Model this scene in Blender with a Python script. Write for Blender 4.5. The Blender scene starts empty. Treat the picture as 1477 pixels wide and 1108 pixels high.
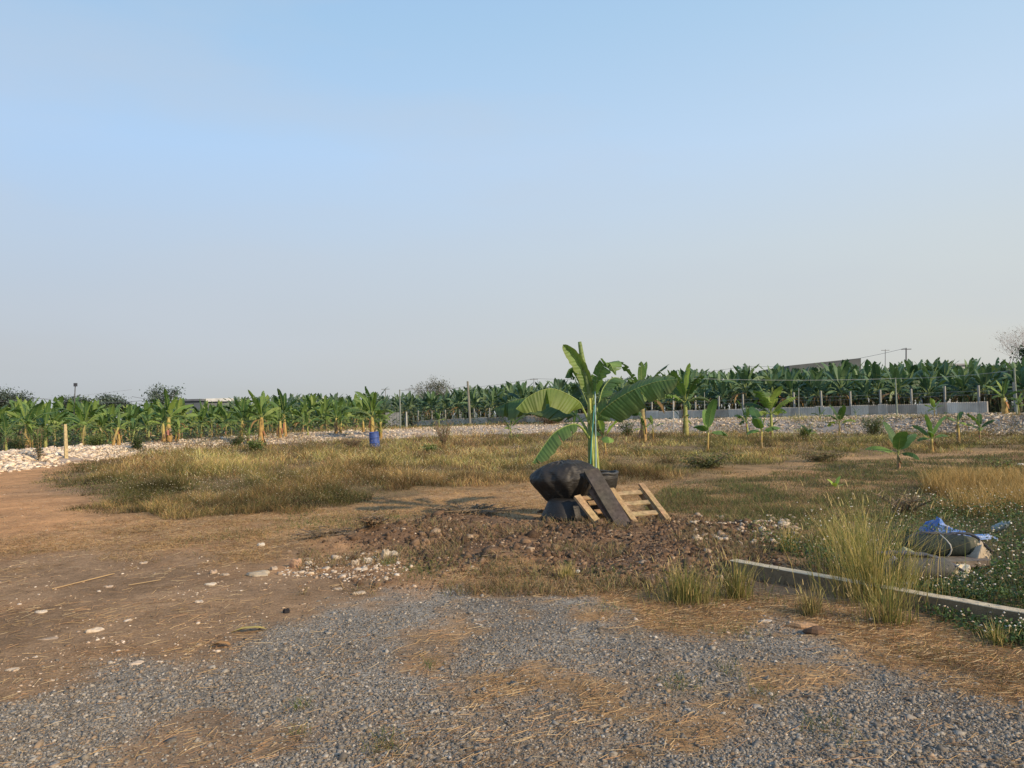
import bpy, math, random
import numpy as np
from mathutils import Vector, Matrix
R = math.radians
random.seed(7)
RNG = np.random.default_rng(11)
scene = bpy.context.scene
col = scene.collection

# ------------------------------------------------------------------ camera
PW, PH, FOC = 1477.0, 1108.0, 1100.0
CAM = Vector((0, 0, 1.6))
pitch = math.atan(42 / FOC); roll = R(1.3)
fwd = Vector((0, math.cos(pitch), math.sin(pitch)))
r0 = Vector((1, 0, 0)); u0 = Vector((0, -math.sin(pitch), math.cos(pitch)))
CR = r0 * math.cos(roll) - u0 * math.sin(roll)
CU = u0 * math.cos(roll) + r0 * math.sin(roll)
cd = bpy.data.cameras.new('camera'); co = bpy.data.objects.new('camera', cd); col.objects.link(co)
m = Matrix.Identity(4)
for i in range(3):
    m[i][0] = CR[i]; m[i][1] = CU[i]; m[i][2] = -fwd[i]; m[i][3] = CAM[i]
co.matrix_world = m
cd.sensor_width = 36; cd.lens = 36 * FOC / PW; cd.clip_end = 6000; cd.clip_start = 0.05
scene.camera = co

def ray(px, py):
    return fwd + CR * ((px - PW / 2) / FOC) - CU * ((py - PH / 2) / FOC)
def P(px, py, d):                       # the point of the place seen at a photo pixel, d metres north of the viewer
    v = ray(px, py); return CAM + v * (d / v.y)
def flat_np(px, py, z=0.0):
    a = (px - PW / 2) / FOC; b = -(py - PH / 2) / FOC
    v = [fwd[i] + CR[i] * a + CU[i] * b for i in range(3)]
    t = (z - CAM.z) / np.minimum(v[2], -1e-4)
    return v[0] * t, v[1] * t
def pix_np(x, y, z):
    dx, dy, dz = x - CAM.x, y - CAM.y, z - CAM.z
    w = dx * fwd[0] + dy * fwd[1] + dz * fwd[2]
    a = (dx * CR[0] + dy * CR[1] + dz * CR[2]) / w
    b = (dx * CU[0] + dy * CU[1] + dz * CU[2]) / w
    return PW / 2 + a * FOC, PH / 2 - b * FOC

# ------------------------------------------------------------------ noise
def _h(ix, iy, seed):
    n = (ix.astype(np.int64) * 374761393 + iy.astype(np.int64) * 668265263 + seed * 1442695041) & 0x7fffffff
    n = ((n ^ (n >> 13)) * 1274126177) & 0x7fffffff
    n = n ^ (n >> 16)
    return (n & 0xffff) / 65535.0
def vnoise(x, y, seed=0):
    x = np.asarray(x, float); y = np.asarray(y, float)
    ix = np.floor(x); iy = np.floor(y); fx = x - ix; fy = y - iy
    fx = fx * fx * (3 - 2 * fx); fy = fy * fy * (3 - 2 * fy)
    a = _h(ix, iy, seed); b = _h(ix + 1, iy, seed); c = _h(ix, iy + 1, seed); d = _h(ix + 1, iy + 1, seed)
    return (a * (1 - fx) + b * fx) * (1 - fy) + (c * (1 - fx) + d * fx) * fy
def fbm(x, y, f=1.0, o=4, seed=0):
    s = 0; A = 1; T = 0
    for k in range(o):
        s = s + A * vnoise(np.asarray(x) * f + 13.7 * k, np.asarray(y) * f - 7.1 * k, seed + k); T += A; A *= 0.5; f *= 2.03
    return s / T
def sstep(a, b, x):
    t = np.clip((x - a) / (b - a), 0, 1); return t * t * (3 - 2 * t)

# ------------------------------------------------------------------ zones of the ground (world outlines)
def zone(pts):
    p = np.array(pts, float); x, y = flat_np(p[:, 0], p[:, 1]); return np.stack([x, y], 1)
def sdist(poly, x, y):                  # + inside, - outside, metres
    x = np.asarray(x, float); y = np.asarray(y, float)
    dmin = np.full(x.shape, 1e9); inside = np.zeros(x.shape, bool); n = len(poly)
    for i in range(n):
        ax, ay = poly[i]; bx, by = poly[(i + 1) % n]
        ex, ey = bx - ax, by - ay
        t = np.clip(((x - ax) * ex + (y - ay) * ey) / (ex * ex + ey * ey + 1e-12), 0, 1)
        dmin = np.minimum(dmin, np.hypot(x - ax - t * ex, y - ay - t * ey))
        c = ((ay > y) != (by > y)) & (x < (bx - ax) * (y - ay) / (by - ay + 1e-12) + ax)
        inside ^= c
    return np.where(inside, dmin, -dmin)
Z_GRAVEL = zone([(-260, 1110), (-260, 1060), (0, 1012), (150, 965), (300, 948), (370, 905), (470, 880), (560, 856), (650, 850), (780, 858), (860, 868), (900, 905), (1000, 918), (1120, 900), (1210, 925), (1330, 975), (1477, 1010), (1750, 1060), (1750, 1500), (-260, 1500)])
Z_STRAWPATCH = zone([(560, 1108), (640, 1040), (760, 985), (900, 990), (1060, 985), (1080, 1030), (930, 1060), (880, 1108), (800, 1200), (600, 1200)])
Z_TILL = zone([(470, 790), (520, 768), (600, 748), (700, 742), (780, 750), (900, 752), (980, 742), (1060, 752), (1150, 765), (1200, 790), (1090, 830), (960, 842), (880, 845), (780, 830), (650, 822), (560, 808), (500, 800)])
Z_FIELD = zone([(60, 697), (150, 716), (200, 736), (290, 742), (400, 738), (520, 727), (580, 715), (700, 703), (790, 694), (900, 700), (985, 692), (1100, 676), (1200, 662), (1300, 655), (1477, 652), (1800, 650), (1800, 610), (1300, 612), (1000, 616), (700, 620), (430, 628), (200, 650), (120, 670)])
Z_GREEN = zone([(940, 735), (980, 700), (1100, 690), (1200, 668), (1477, 655), (1800, 650), (1800, 760), (1477, 745), (1300, 745), (1150, 762), (1050, 750)])
Z_WEEDS = zone([(1090, 790), (1170, 770), (1280, 738), (1400, 735), (1480, 725), (1800, 730), (1800, 960), (1477, 930), (1400, 905), (1345, 880), (1250, 850), (1150, 812)])
Z_GOLD = zone([(1340, 705), (1400, 690), (1477, 690), (1800, 690), (1800, 740), (1477, 738), (1385, 740)])
Z_TRACK = zone([(-300, 690), (0, 676), (120, 662), (230, 655), (250, 664), (120, 690), (60, 700), (150, 722), (210, 742), (100, 775), (-300, 800)])
Z_RUBSM = zone([(420, 812), (500, 800), (570, 800), (600, 818), (560, 838), (470, 835), (400, 828)])

Z_BERM = np.array([(-16.5, 2), (-17.3, 20), (-17.6, 26), (-17.8, 30.5), (-17.6, 36), (-16.7, 42), (-13.5, 48), (-6, 54), (3.2, 57), (10, 51), (14.8, 45.5), (19, 41), (22.5, 37), (25, 34), (32, 28), (45, 18),
                   (75, 30), (60, 42), (44, 52), (33, 59), (24, 64), (13, 69), (3, 71), (-8, 69), (-17, 63), (-24, 53), (-27, 42), (-27.5, 26), (-27, 2)], float)
Z_BEHIND = np.array([(75, 31), (60, 43), (44, 53), (33, 60), (24, 65), (13, 70), (3, 72), (-8, 70), (-17, 64), (-25, 54), (-28.5, 42), (-29, 26), (-28.5, -6), (-900, -6), (-1600, 1600), (1600, 1600), (1600, 31)], float)
def Hgt(x, y):
    x = np.asarray(x, float); y = np.asarray(y, float)
    bh = np.interp(x, [-25, -16, 3, 14, 24], [0.30, 0.42, 0.55, 0.72, 0.75])
    s = sdist(Z_BERM, x, y) + 1.4 * (fbm(x, y, 0.25, 3, 31) - 0.5); bb = sstep(-1.5, 0.5, sdist(Z_BEHIND, x, y))
    h = bh * np.maximum(sstep(-0.5, 3.2, s), 0.55 * bb) * (0.85 + 0.5 * (fbm(x, y, 0.5, 3, 5) - 0.3))
    h = h + 0.05 * (fbm(x, y, 0.35, 3, 2) - 0.5) * sstep(4, 10, y)
    h = h + 0.018 * (fbm(x, y, 2.2, 3, 3) - 0.5)
    t = sstep(-0.4, 1.1, sdist(Z_TILL, x, y) + 1.2 * (fbm(x, y, 1.5, 2, 8) - 0.5))
    h = h + t * (0.0 + 0.15 * fbm(x, y, 1.1, 2, 4) + 0.10 * (fbm(x, y, 5.0, 3, 9) - 0.5))
    fz = sstep(0.0, 1.6, sdist(Z_FIELD, x, y))
    h = h + fz * 0.06
    # a lump of thrown-up earth with dry roots beside the gravel
    for (lx, ly, lr, lh) in LUMPS:
        h = h + lh * np.exp(-((x - lx) ** 2 + (y - ly) ** 2) / (lr * lr)) * (0.7 + 0.6 * fbm(x, y, 6, 2, 12))
    return h
LUMPS = []
for (px, py, lr, lh) in [(555, 780, 0.5, 0.16), (470, 785, 0.5, 0.07), (640, 762, 0.6, 0.1), (50, 668, 1.2, 0.25)]:
    gx, gy = flat_np(np.array([px]), np.array([py])); LUMPS.append((gx[0], gy[0], lr, lh))
def hz(x, y): return float(Hgt(np.array([x]), np.array([y]))[0])
def at(px, py):                         # ground point seen at a photo pixel
    v = ray(px, py); z = 0.0
    for _ in range(6):
        t = (z - CAM.z) / v.z; p = CAM + v * t; z = hz(p.x, p.y)
    return Vector((p.x, p.y, z))

# ------------------------------------------------------------------ objects and tags
def tag(o, label=None, cat=None, group=None, kind=None):
    if label: o['label'] = label
    if cat: o['category'] = cat
    if group: o['group'] = group
    if kind: o['kind'] = kind
    return o
def empty(name, loc, label, cat, group=None, rz=0):
    o = bpy.data.objects.new(name, None); col.objects.link(o)
    o.location = loc; o.rotation_euler = (0, 0, rz); o.empty_display_size = 0.2
    return tag(o, label, cat, group)
def np_mesh(name, v, quads, tris, cols=None, lp=None, mat=None, parent=None, smooth=False, origin=None):
    me = bpy.data.meshes.new(name)
    v = np.asarray(v, np.float32).reshape(-1, 3)
    if origin is not None: v = v - np.array(origin, np.float32)
    nq = 0 if quads is None else len(quads); nt = 0 if tris is None else len(tris)
    me.vertices.add(len(v)); me.vertices.foreach_set('co', v.ravel())
    parts = []
    if nq: parts.append(np.asarray(quads, np.int32).ravel())
    if nt: parts.append(np.asarray(tris, np.int32).ravel())
    L = np.concatenate(parts)
    me.loops.add(len(L)); me.loops.foreach_set('vertex_index', L)
    me.polygons.add(nq + nt)
    st = np.concatenate([np.arange(nq) * 4, nq * 4 + np.arange(nt) * 3]).astype(np.int32)
    me.polygons.foreach_set('loop_start', st)
    if smooth: me.polygons.foreach_set('use_smooth', np.ones(nq + nt, bool))
    me.update(calc_edges=True)
    if cols is not None:
        a = me.color_attributes.new('Col', 'FLOAT_COLOR', 'POINT')
        c = np.ones((len(v), 4), np.float32); c[:, :3] = np.asarray(cols, np.float32)[:, :3]; a.data.foreach_set('color', c.ravel())
    if lp is not None:
        a = me.color_attributes.new('LP', 'FLOAT_COLOR', 'POINT')
        c = np.ones((len(v), 4), np.float32); c[:, :3] = lp; a.data.foreach_set('color', c.ravel())
    o = bpy.data.objects.new(name, me); col.objects.link(o)
    if origin is not None: o.location = origin
    if mat: me.materials.append(mat)
    if parent: o.parent = parent
    return o

class MB:
    def __init__(s): s.v = []; s.f = []; s.c = []; s.l = []
    def add(s, vs, fs, c, lp=(0, 0, 0)):
        b = len(s.v)
        for p in vs: s.v.append((p[0], p[1], p[2]))
        for f in fs: s.f.append([b + i for i in f])
        if len(c) and isinstance(c[0], (tuple, list, np.ndarray)): s.c.extend([tuple(q) for q in c])
        else: s.c.extend([tuple(c)] * len(vs))
        if isinstance(lp, list): s.l.extend(lp)
        else: s.l.extend([lp] * len(vs))
    def build(s, name, mat, parent=None, smooth=False, origin=None):
        me = bpy.data.meshes.new(name)
        v = s.v if origin is None else [(p[0] - origin[0], p[1] - origin[1], p[2] - origin[2]) for p in s.v]
        me.from_pydata(v, [], s.f)
        a = me.color_attributes.new('Col', 'FLOAT_COLOR', 'POINT')
        c = np.ones((len(v), 4), np.float32); c[:, :3] = np.array(s.c, np.float32).reshape(-1, 3); a.data.foreach_set('color', c.ravel())
        a = me.color_attributes.new('LP', 'FLOAT_COLOR', 'POINT')
        c[:, :3] = np.array(s.l, np.float32).reshape(-1, 3); a.data.foreach_set('color', c.ravel())
        if smooth: me.polygons.foreach_set('use_smooth', np.ones(len(me.polygons), bool))
        me.materials.append(mat); me.update()
        o = bpy.data.objects.new(name, me); col.objects.link(o)
        if origin is not None: o.location = origin
        if parent: o.parent = parent
        return o
    def tube(s, pts, rad, n, c, cap=True, lpx=0.0):
        pts = [Vector(p) for p in pts]; k = len(pts)
        if not isinstance(rad, (list, tuple)): rad = [rad] * k
        vs = []; lps = []; ref = None; ln = 0; cs = []
        for i, p in enumerate(pts):
            t = (pts[min(i + 1, k - 1)] - pts[max(i - 1, 0)]).normalized()
            if ref is None:
                ref = t.cross(Vector((0, 0, 1)) if abs(t.z) < 0.9 else Vector((1, 0, 0))).normalized()
            a = (ref - t * ref.dot(t)).normalized(); b = t.cross(a); ref = a
            if i: ln += (p - pts[i - 1]).length
            cc = c[i] if isinstance(c[0], (tuple, list)) else c
            for j in range(n):
                w = 2 * math.pi * j / n
                vs.append(p + (a * math.cos(w) + b * math.sin(w)) * rad[i]); lps.append((ln, j / n, lpx)); cs.append(cc)
        fs = [(i * n + j, i * n + (j + 1) % n, (i + 1) * n + (j + 1) % n, (i + 1) * n + j) for i in range(k - 1) for j in range(n)]
        if cap: fs.append(list(range(n))[::-1]); fs.append([(k - 1) * n + j for j in range(n)])
        s.add(vs, fs, cs, lps)
    def box(s, c, ux, uy, uz, colr, jit=0.0):   # centre and three half-axes
        c = Vector(c); vs = []
        for i in (-1, 1):
            for j in (-1, 1):
                for k in (-1, 1):
                    vs.append(c + Vector(ux) * i + Vector(uy) * j + Vector(uz) * k + Vector((random.uniform(-jit, jit), random.uniform(-jit, jit), random.uniform(-jit, jit))))
        fs = [(0, 1, 3, 2), (4, 6, 7, 5), (0, 4, 5, 1), (2, 3, 7, 6), (0, 2, 6, 4), (1, 5, 7, 3)]
        s.add(vs, fs, colr, [(0.0, 0.0, 0.0)] * 8)
    def lathe(s, c, prof, n, colr, wob=0.0, seed=0, sx=1, sy=1, pleat=0.0, npl=18, tilt=None):
        c = Vector(c); vs = []; lps = []
        for i, (r, z) in enumerate(prof):
            for j in range(n):
                w = 2 * math.pi * j / n
                q = 1 + wob * (float(vnoise(3 * math.cos(w) + 5 + z * 4, 3 * math.sin(w) + 9, seed)) - 0.5) * 2 + pleat * math.sin(npl * w + 2.5 * math.sin(3 * w + seed) + z * 3)
                p = Vector((r * q * math.cos(w) * sx, r * q * math.sin(w) * sy, z + wob * 0.25 * (float(vnoise(2.5 * math.cos(w) + 2, 2.5 * math.sin(w) + z * 5, seed + 3)) - .5)))
                if tilt: p = tilt @ p
                vs.append(c + p); lps.append((z, w, 0))
        k = len(prof)
        fs = [(i * n + j, i * n + (j + 1) % n, (i + 1) * n + (j + 1) % n, (i + 1) * n + j) for i in range(k - 1) for j in range(n)]
        fs.append([j for j in range(n)][::-1]); fs.append([(k - 1) * n + j for j in range(n)])
        s.add(vs, fs, colr, lps)

# ------------------------------------------------------------------ materials
def mat_new(name):
    mt = bpy.data.materials.new(name); mt.use_nodes = True; nt = mt.node_tree; nt.nodes.clear()
    out = nt.nodes.new('ShaderNodeOutputMaterial'); return mt, nt, out
def N(nt, typ, **kw):
    n = nt.nodes.new(typ)
    for k, v in kw.items():
        if k.startswith('_'): setattr(n, k[1:], v)
        else: n.inputs[k.replace('__', ' ')].default_value = v
    return n
def colvar(nt, base, scale, lo, hi, detail=4, coord='Object', dist=0.0):
    """multiply a colour socket by a noise between lo and hi"""
    tc = N(nt, 'ShaderNodeTexCoord')
    nz = N(nt, 'ShaderNodeTexNoise', Scale=scale, Detail=detail, Roughness=0.65, Distortion=dist)
    nt.links.new(tc.outputs[coord], nz.inputs['Vector'])
    mr = N(nt, 'ShaderNodeMapRange'); mr.inputs[1].default_value = 0.3; mr.inputs[2].default_value = 0.7
    mr.inputs[3].default_value = lo; mr.inputs[4].default_value = hi
    nt.links.new(nz.outputs['Fac'], mr.inputs[0])
    vm = N(nt, 'ShaderNodeVectorMath', _operation='SCALE')
    nt.links.new(base, vm.inputs[0]); nt.links.new(mr.outputs[0], vm.inputs['Scale'])
    return vm.outputs[0], nz
def attr_mat(name, rough=0.8, trans=0.0, scale=8, lo=0.75, hi=1.25, bump=0.0, bscale=30, spec=0.3, stripes=0.0, sfreq=90.0, tgain=(1.2, 1.25, 0.6), stretch=None):
    mt, nt, out = mat_new(name)
    at_ = N(nt, 'ShaderNodeAttribute', _attribute_name='Col')
    c, nz = colvar(nt, at_.outputs['Color'], scale, lo, hi)
    b = N(nt, 'ShaderNodeBsdfPrincipled', Roughness=rough); b.inputs['Specular IOR Level'].default_value = spec
    hsock = None
    if stripes:
        lp = N(nt, 'ShaderNodeAttribute', _attribute_name='LP'); sp = N(nt, 'ShaderNodeSeparateColor')
        nt.links.new(lp.outputs['Color'], sp.inputs[0])
        ma = N(nt, 'ShaderNodeMath', _operation='MULTIPLY_ADD'); nt.links.new(sp.outputs[0], ma.inputs[0]); ma.inputs[1].default_value = sfreq
        mv = N(nt, 'ShaderNodeMath', _operation='MULTIPLY'); nt.links.new(sp.outputs[1], mv.inputs[0]); mv.inputs[1].default_value = -3.0
        nt.links.new(mv.outputs[0], ma.inputs[2])
        si = N(nt, 'ShaderNodeMath', _operation='SINE'); nt.links.new(ma.outputs[0], si.inputs[0])
        n1 = N(nt, 'ShaderNodeTexNoise', Scale=1.0, Detail=2); n1.noise_dimensions = '1D'
        m4 = N(nt, 'ShaderNodeMath', _operation='MULTIPLY'); nt.links.new(ma.outputs[0], m4.inputs[0]); m4.inputs[1].default_value = 0.17
        nt.links.new(m4.outputs[0], n1.inputs['W'])
        ad = N(nt, 'ShaderNodeMath', _operation='MULTIPLY_ADD'); nt.links.new(n1.outputs['Fac'], ad.inputs[0]); ad.inputs[1].default_value = 2.6; ad.inputs[2].default_value = -1.3
        a2 = N(nt, 'ShaderNodeMath', _operation='MULTIPLY_ADD'); nt.links.new(si.outputs[0], a2.inputs[0]); a2.inputs[1].default_value = 0.5; nt.links.new(ad.outputs[0], a2.inputs[2])
        mr = N(nt, 'ShaderNodeMath', _operation='MULTIPLY_ADD'); nt.links.new(a2.outputs[0], mr.inputs[0]); mr.inputs[1].default_value = stripes; mr.inputs[2].default_value = 1.0
        vm = N(nt, 'ShaderNodeVectorMath', _operation='SCALE'); nt.links.new(c, vm.inputs[0]); nt.links.new(mr.outputs[0], vm.inputs['Scale']); c = vm.outputs[0]
        hsock = a2.outputs[0]
    nt.links.new(c, b.inputs['Base Color'])
    if bump:
        bp = N(nt, 'ShaderNodeBump', Strength=bump, Distance=0.01)
        if hsock is None:
            tc = N(nt, 'ShaderNodeTexCoord'); n2 = N(nt, 'ShaderNodeTexNoise', Scale=bscale, Detail=5)
            if stretch:
                mp = N(nt, 'ShaderNodeMapping'); mp.inputs['Scale'].default_value = stretch
                nt.links.new(tc.outputs['Object'], mp.inputs[0]); nt.links.new(mp.outputs[0], n2.inputs['Vector'])
            else: nt.links.new(tc.outputs['Object'], n2.inputs['Vector'])
            hsock = n2.outputs['Fac']
        nt.links.new(hsock, bp.inputs['Height']); nt.links.new(bp.outputs[0], b.inputs['Normal'])
    if trans:
        tr = N(nt, 'ShaderNodeBsdfTranslucent'); gm = N(nt, 'ShaderNodeVectorMath', _operation='MULTIPLY')
        nt.links.new(c, gm.inputs[0]); gm.inputs[1].default_value = tgain; nt.links.new(gm.outputs[0], tr.inputs['Color'])
        mx = N(nt, 'ShaderNodeMixShader'); mx.inputs[0].default_value = trans
        nt.links.new(b.outputs[0], mx.inputs[1]); nt.links.new(tr.outputs[0], mx.inputs[2]); nt.links.new(mx.outputs[0], out.inputs[0])
    else: nt.links.new(b.outputs[0], out.inputs[0])
    return mt
M_LEAF = attr_mat('banana_leaf_green', rough=0.55, trans=0.34, scale=2.5, lo=0.75, hi=1.2, bump=0.35, stripes=0.075, sfreq=110.0, spec=0.4)
M_LEAFFAR = attr_mat('banana_leaf_far', rough=0.55, trans=0.22, scale=0.7, lo=0.8, hi=1.2, stripes=0.1, sfreq=30, spec=0.3)
M_STEM = attr_mat('banana_stem_sheaths', rough=0.6, scale=5, lo=0.55, hi=1.35, bump=0.3, bscale=14, stretch=(3, 3, 0.4))
M_GRASS = attr_mat('dry_grass', rough=0.8, trans=0.25, scale=1.2, lo=0.7, hi=1.25, tgain=(1.1, 1.0, 0.6))
M_WEED = attr_mat('weed_leaves', rough=0.6, trans=0.25, scale=1.5, lo=0.7, hi=1.3)
M_STONE = attr_mat('stone_chips', rough=0.9, scale=45, lo=0.75, hi=1.25, bump=0.2, bscale=150, spec=0.2)
M_CLOD = attr_mat('earth_clods', rough=1.0, scale=35, lo=0.6, hi=1.35, bump=0.6, bscale=120, spec=0.05)
M_WOOD = attr_mat('sawn_wood', rough=0.85, scale=16, lo=0.5, hi=1.2, bump=0.4, bscale=40)
M_BARK = attr_mat('bark_and_twigs', rough=0.9, scale=4, lo=0.7, hi=1.2)
M_PLASTIC = attr_mat('dusty_black_plastic', rough=0.55, scale=3, lo=0.8, hi=1.3, bump=1.0, bscale=13, spec=0.4, stretch=(1, 1, 3.2))
M_PLASTIC2 = attr_mat('plain_plastic', rough=0.45, scale=9, lo=0.75, hi=1.25, bump=0.25, bscale=25, spec=0.5)
M_CONC = attr_mat('weathered_concrete', rough=0.92, scale=14, lo=0.7, hi=1.2, bump=0.5, bscale=90, spec=0.2)
M_SHEET = attr_mat('zinc_sheet', rough=0.5, scale=0.8, lo=0.7, hi=1.2, spec=0.5)
M_PAINT = attr_mat('painted_wall', rough=0.8, scale=0.3, lo=0.88, hi=1.08)
M_CLOTH = attr_mat('torn_cloth', rough=0.85, scale=22, lo=0.75, hi=1.15, bump=0.5, bscale=60)
M_CABLE = attr_mat('cable', rough=0.6, scale=1, lo=0.9, hi=1.1)

# ground material: vertex colours carry the patches, shader noise carries the grain
def ground_material():
    mt, nt, out = mat_new('bare_earth'); L = nt.links
    a = N(nt, 'ShaderNodeAttribute', _attribute_name='Col')
    g = N(nt, 'ShaderNodeAttribute', _attribute_name='LP'); gs = N(nt, 'ShaderNodeSeparateColor'); L.new(g.outputs['Color'], gs.inputs[0])
    c0, _ = colvar(nt, a.outputs['Color'], 0.9, 0.70, 1.26, 7, dist=0.8)
    c1, _ = colvar(nt, c0, 9.0, 0.78, 1.22, 5)
    c2, n2 = colvar(nt, c1, 48, 0.62, 1.38, 6)
    tc = N(nt, 'ShaderNodeTexCoord')
    # gravel chips
    vo = N(nt, 'ShaderNodeTexVoronoi', Scale=55.0, Randomness=1.0); L.new(tc.outputs['Object'], vo.inputs['Vector'])
    sv = N(nt, 'ShaderNodeSeparateColor'); L.new(vo.outputs['Color'], sv.inputs[0])
    mr = N(nt, 'ShaderNodeMapRange'); mr.inputs[1].default_value = 0; mr.inputs[2].default_value = 1; mr.inputs[3].default_value = 0.55; mr.inputs[4].default_value = 1.6
    L.new(sv.outputs[0], mr.inputs[0])
    v3 = N(nt, 'ShaderNodeVectorMath', _operation='SCALE'); L.new(c2, v3.inputs[0]); L.new(mr.outputs[0], v3.inputs['Scale'])
    mx = N(nt, 'ShaderNodeMix', _data_type='RGBA'); L.new(gs.outputs[0], mx.inputs['Factor']); L.new(c2, mx.inputs['A']); L.new(v3.outputs[0], mx.inputs['B'])
    # straw streaks, pale fibres lying every way
    st = []
    for k, rot in enumerate((0.4, 1.5, 2.5)):
        mp = N(nt, 'ShaderNodeMapping'); mp.inputs['Rotation'].default_value = (0, 0, rot); mp.inputs['Scale'].default_value = (9, 130, 1)
        L.new(tc.outputs['Object'], mp.inputs[0]); nz = N(nt, 'ShaderNodeTexNoise', Scale=1.0, Detail=2, Distortion=0.6); L.new(mp.outputs[0], nz.inputs['Vector']); st.append(nz.outputs['Fac'])
    m1 = N(nt, 'ShaderNodeMath', _operation='MAXIMUM'); L.new(st[0], m1.inputs[0]); L.new(st[1], m1.inputs[1])
    m2 = N(nt, 'ShaderNodeMath', _operation='MAXIMUM'); L.new(m1.outputs[0], m2.inputs[0]); L.new(st[2], m2.inputs[1])
    r2 = N(nt, 'ShaderNodeMapRange'); r2.inputs[1].default_value = 0.58; r2.inputs[2].default_value = 0.74; L.new(m2.outputs[0], r2.inputs[0])
    m3 = N(nt, 'ShaderNodeMath', _operation='MULTIPLY'); L.new(r2.outputs[0], m3.inputs[0]); L.new(gs.outputs[1], m3.inputs[1])
    mx2 = N(nt, 'ShaderNodeMix', _data_type='RGBA'); L.new(m3.outputs[0], mx2.inputs['Factor']); L.new(mx.outputs['Result'], mx2.inputs['A']); mx2.inputs['B'].default_value = (0.46, 0.31, 0.16, 1)
    b = N(nt, 'ShaderNodeBsdfPrincipled', Roughness=0.95); b.inputs['Specular IOR Level'].default_value = 0.15
    L.new(mx2.outputs['Result'], b.inputs['Base Color'])
    bp = N(nt, 'ShaderNodeBump', Strength=0.7, Distance=0.02); L.new(n2.outputs['Fac'], bp.inputs['Height']); L.new(bp.outputs[0], b.inputs['Normal'])
    L.new(b.outputs[0], out.inputs[0]); return mt
M_GROUND = ground_material()

# ------------------------------------------------------------------ ground sheet
SOIL = np.array([0.30, 0.187, 0.10]); GRAVEL = np.array([0.215, 0.187, 0.148]); STRAW = np.array([0.44, 0.26, 0.115]); ORANGE = np.array([0.52, 0.27, 0.115])
TILL = np.array([0.14, 0.086, 0.052]); FIELD = np.array([0.22, 0.145, 0.068]); GREEN = np.array([0.13, 0.10, 0.05]); RUB = np.array([0.42, 0.36, 0.30])
def ground_color(x, y):
    c = np.ones(x.shape + (3,)) * SOIL
    n1 = fbm(x, y, 0.45, 4, 41); n2 = fbm(x, y, 1.3, 4, 42); n3 = fbm(x, y, 3.5, 3, 43)
    straw = np.zeros(x.shape)
    def mixin(w, cc):
        nonlocal c
        c = c * (1 - w[..., None]) + cc * w[..., None]
    mixin(sstep(0.45, 0.6, n1) * 0.45, ORANGE * 0.9)
    mixin(sstep(0.5, 0.62, n2) * 0.5, SOIL * 0.72)
    # straw covered ground between the track and the field
    sy = sstep(8.5, 11, y + (n2 - 0.5) * 4) * sstep(-9, -5, x + 0.25 * y * 0)
    w = sy * (.5 + .5 * sstep(0.35, 0.55, n1 * 0.5 + n3 * 0.5)); mixin(w * 0.9, STRAW * (0.75 + 0.5 * n3[..., None])); straw = np.maximum(straw, w)
    d = sdist(Z_TRACK, x, y); w = sstep(-1.5, 2, d + (n2 - 0.5) * 3); mixin(w * 0.9, ORANGE * (0.85 + 0.35 * n3[..., None])); straw = straw * (1 - w)
    # verge straw around the gravel
    dg = sdist(Z_GRAVEL, x, y)
    w = sstep(-1.3, -0.3, dg + (n3 - 0.5) * 0.7) * sstep(0.2, 1.0, x + 1.2) ; mixin(w * 0.8, STRAW * 0.85); straw = np.maximum(straw, w)
    d = sdist(Z_TILL, x, y); w = sstep(-0.5, 0.6, d + (n3 - 0.5) * 1.0 + (n2 - .5) * 1.6); mixin(w * .9, TILL * (0.8 + 0.5 * n2[..., None])); straw = straw * (1 - 0.85 * w)
    d = sdist(Z_FIELD, x, y); w = sstep(-1.0, 1.0, d + (n2 - 0.5) * 2.5); mixin(w, FIELD * (0.75 + 0.5 * n1[..., None])); straw = straw * (1 - w)
    d = sdist(Z_GREEN, x, y); w = sstep(-0.8, 0.8, d + (n2 - 0.5) * 2) * sstep(0.36, 0.56, n2); mixin(w, GREEN); straw = straw * (1 - w)
    w2 = sstep(-0.5, 1, d) * sstep(0.55, 0.63, n1); mixin(w2 * 0.8, np.array([0.32, 0.15, 0.08]))
    d = sdist(Z_WEEDS, x, y); w = sstep(-0.4, 0.4, d + (n3 - 0.5)); mixin(w * 0.85, np.array([0.06, 0.065, 0.03])); straw = straw * (1 - w)
    # gravel
    gw = sstep(-0.28, 0.32, dg + (n3 - 0.5) * 0.9 + (n2 - 0.5) * 0.5)
    ds = sdist(Z_STRAWPATCH, x, y); sp = sstep(-0.2, 0.25, ds + (n3 - 0.5) * 1.3)
    blot = sstep(0.53, 0.66, n2) * 0.62
    gw = gw * (1 - np.clip(sp * 0.35 + blot * 1.3, 0, 0.9))
    mixin(gw, GRAVEL * (0.85 + 0.3 * n3[..., None])); straw = straw * (1 - gw) * np.where(dg > -0.2, 0.3, 0.8); straw = np.maximum(straw, np.clip(sp * 0.22, 0, 1))
    # berm and beyond
    s = sdist(Z_BERM, x, y); w = sstep(-0.8, 0.6, s + (n2 - 0.5) * 2.0)
    mixin(w * 0.9, RUB * (0.6 + 0.6 * n3[..., None])); straw = straw * (1 - sstep(-1, 0, s)); gw = gw * (y < 15)
    w = sstep(-1.5, 1.0, sdist(Z_BEHIND, x, y) + (n1 - .5) * 3); mixin(w, np.array([0.06, 0.055, 0.035])); straw = straw * (1 - w)
    mixin(sstep(150, 500, y), np.array([0.14, 0.15, 0.12]))
    return c, gw, straw
ys = np.concatenate([np.linspace(-6, 2.2, 40)[:-1], 2.2 * (1500 / 2.2) ** np.linspace(0, 1, 820) ** 1.0])
ss = np.linspace(-1.6, 1.6, 861)
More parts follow.
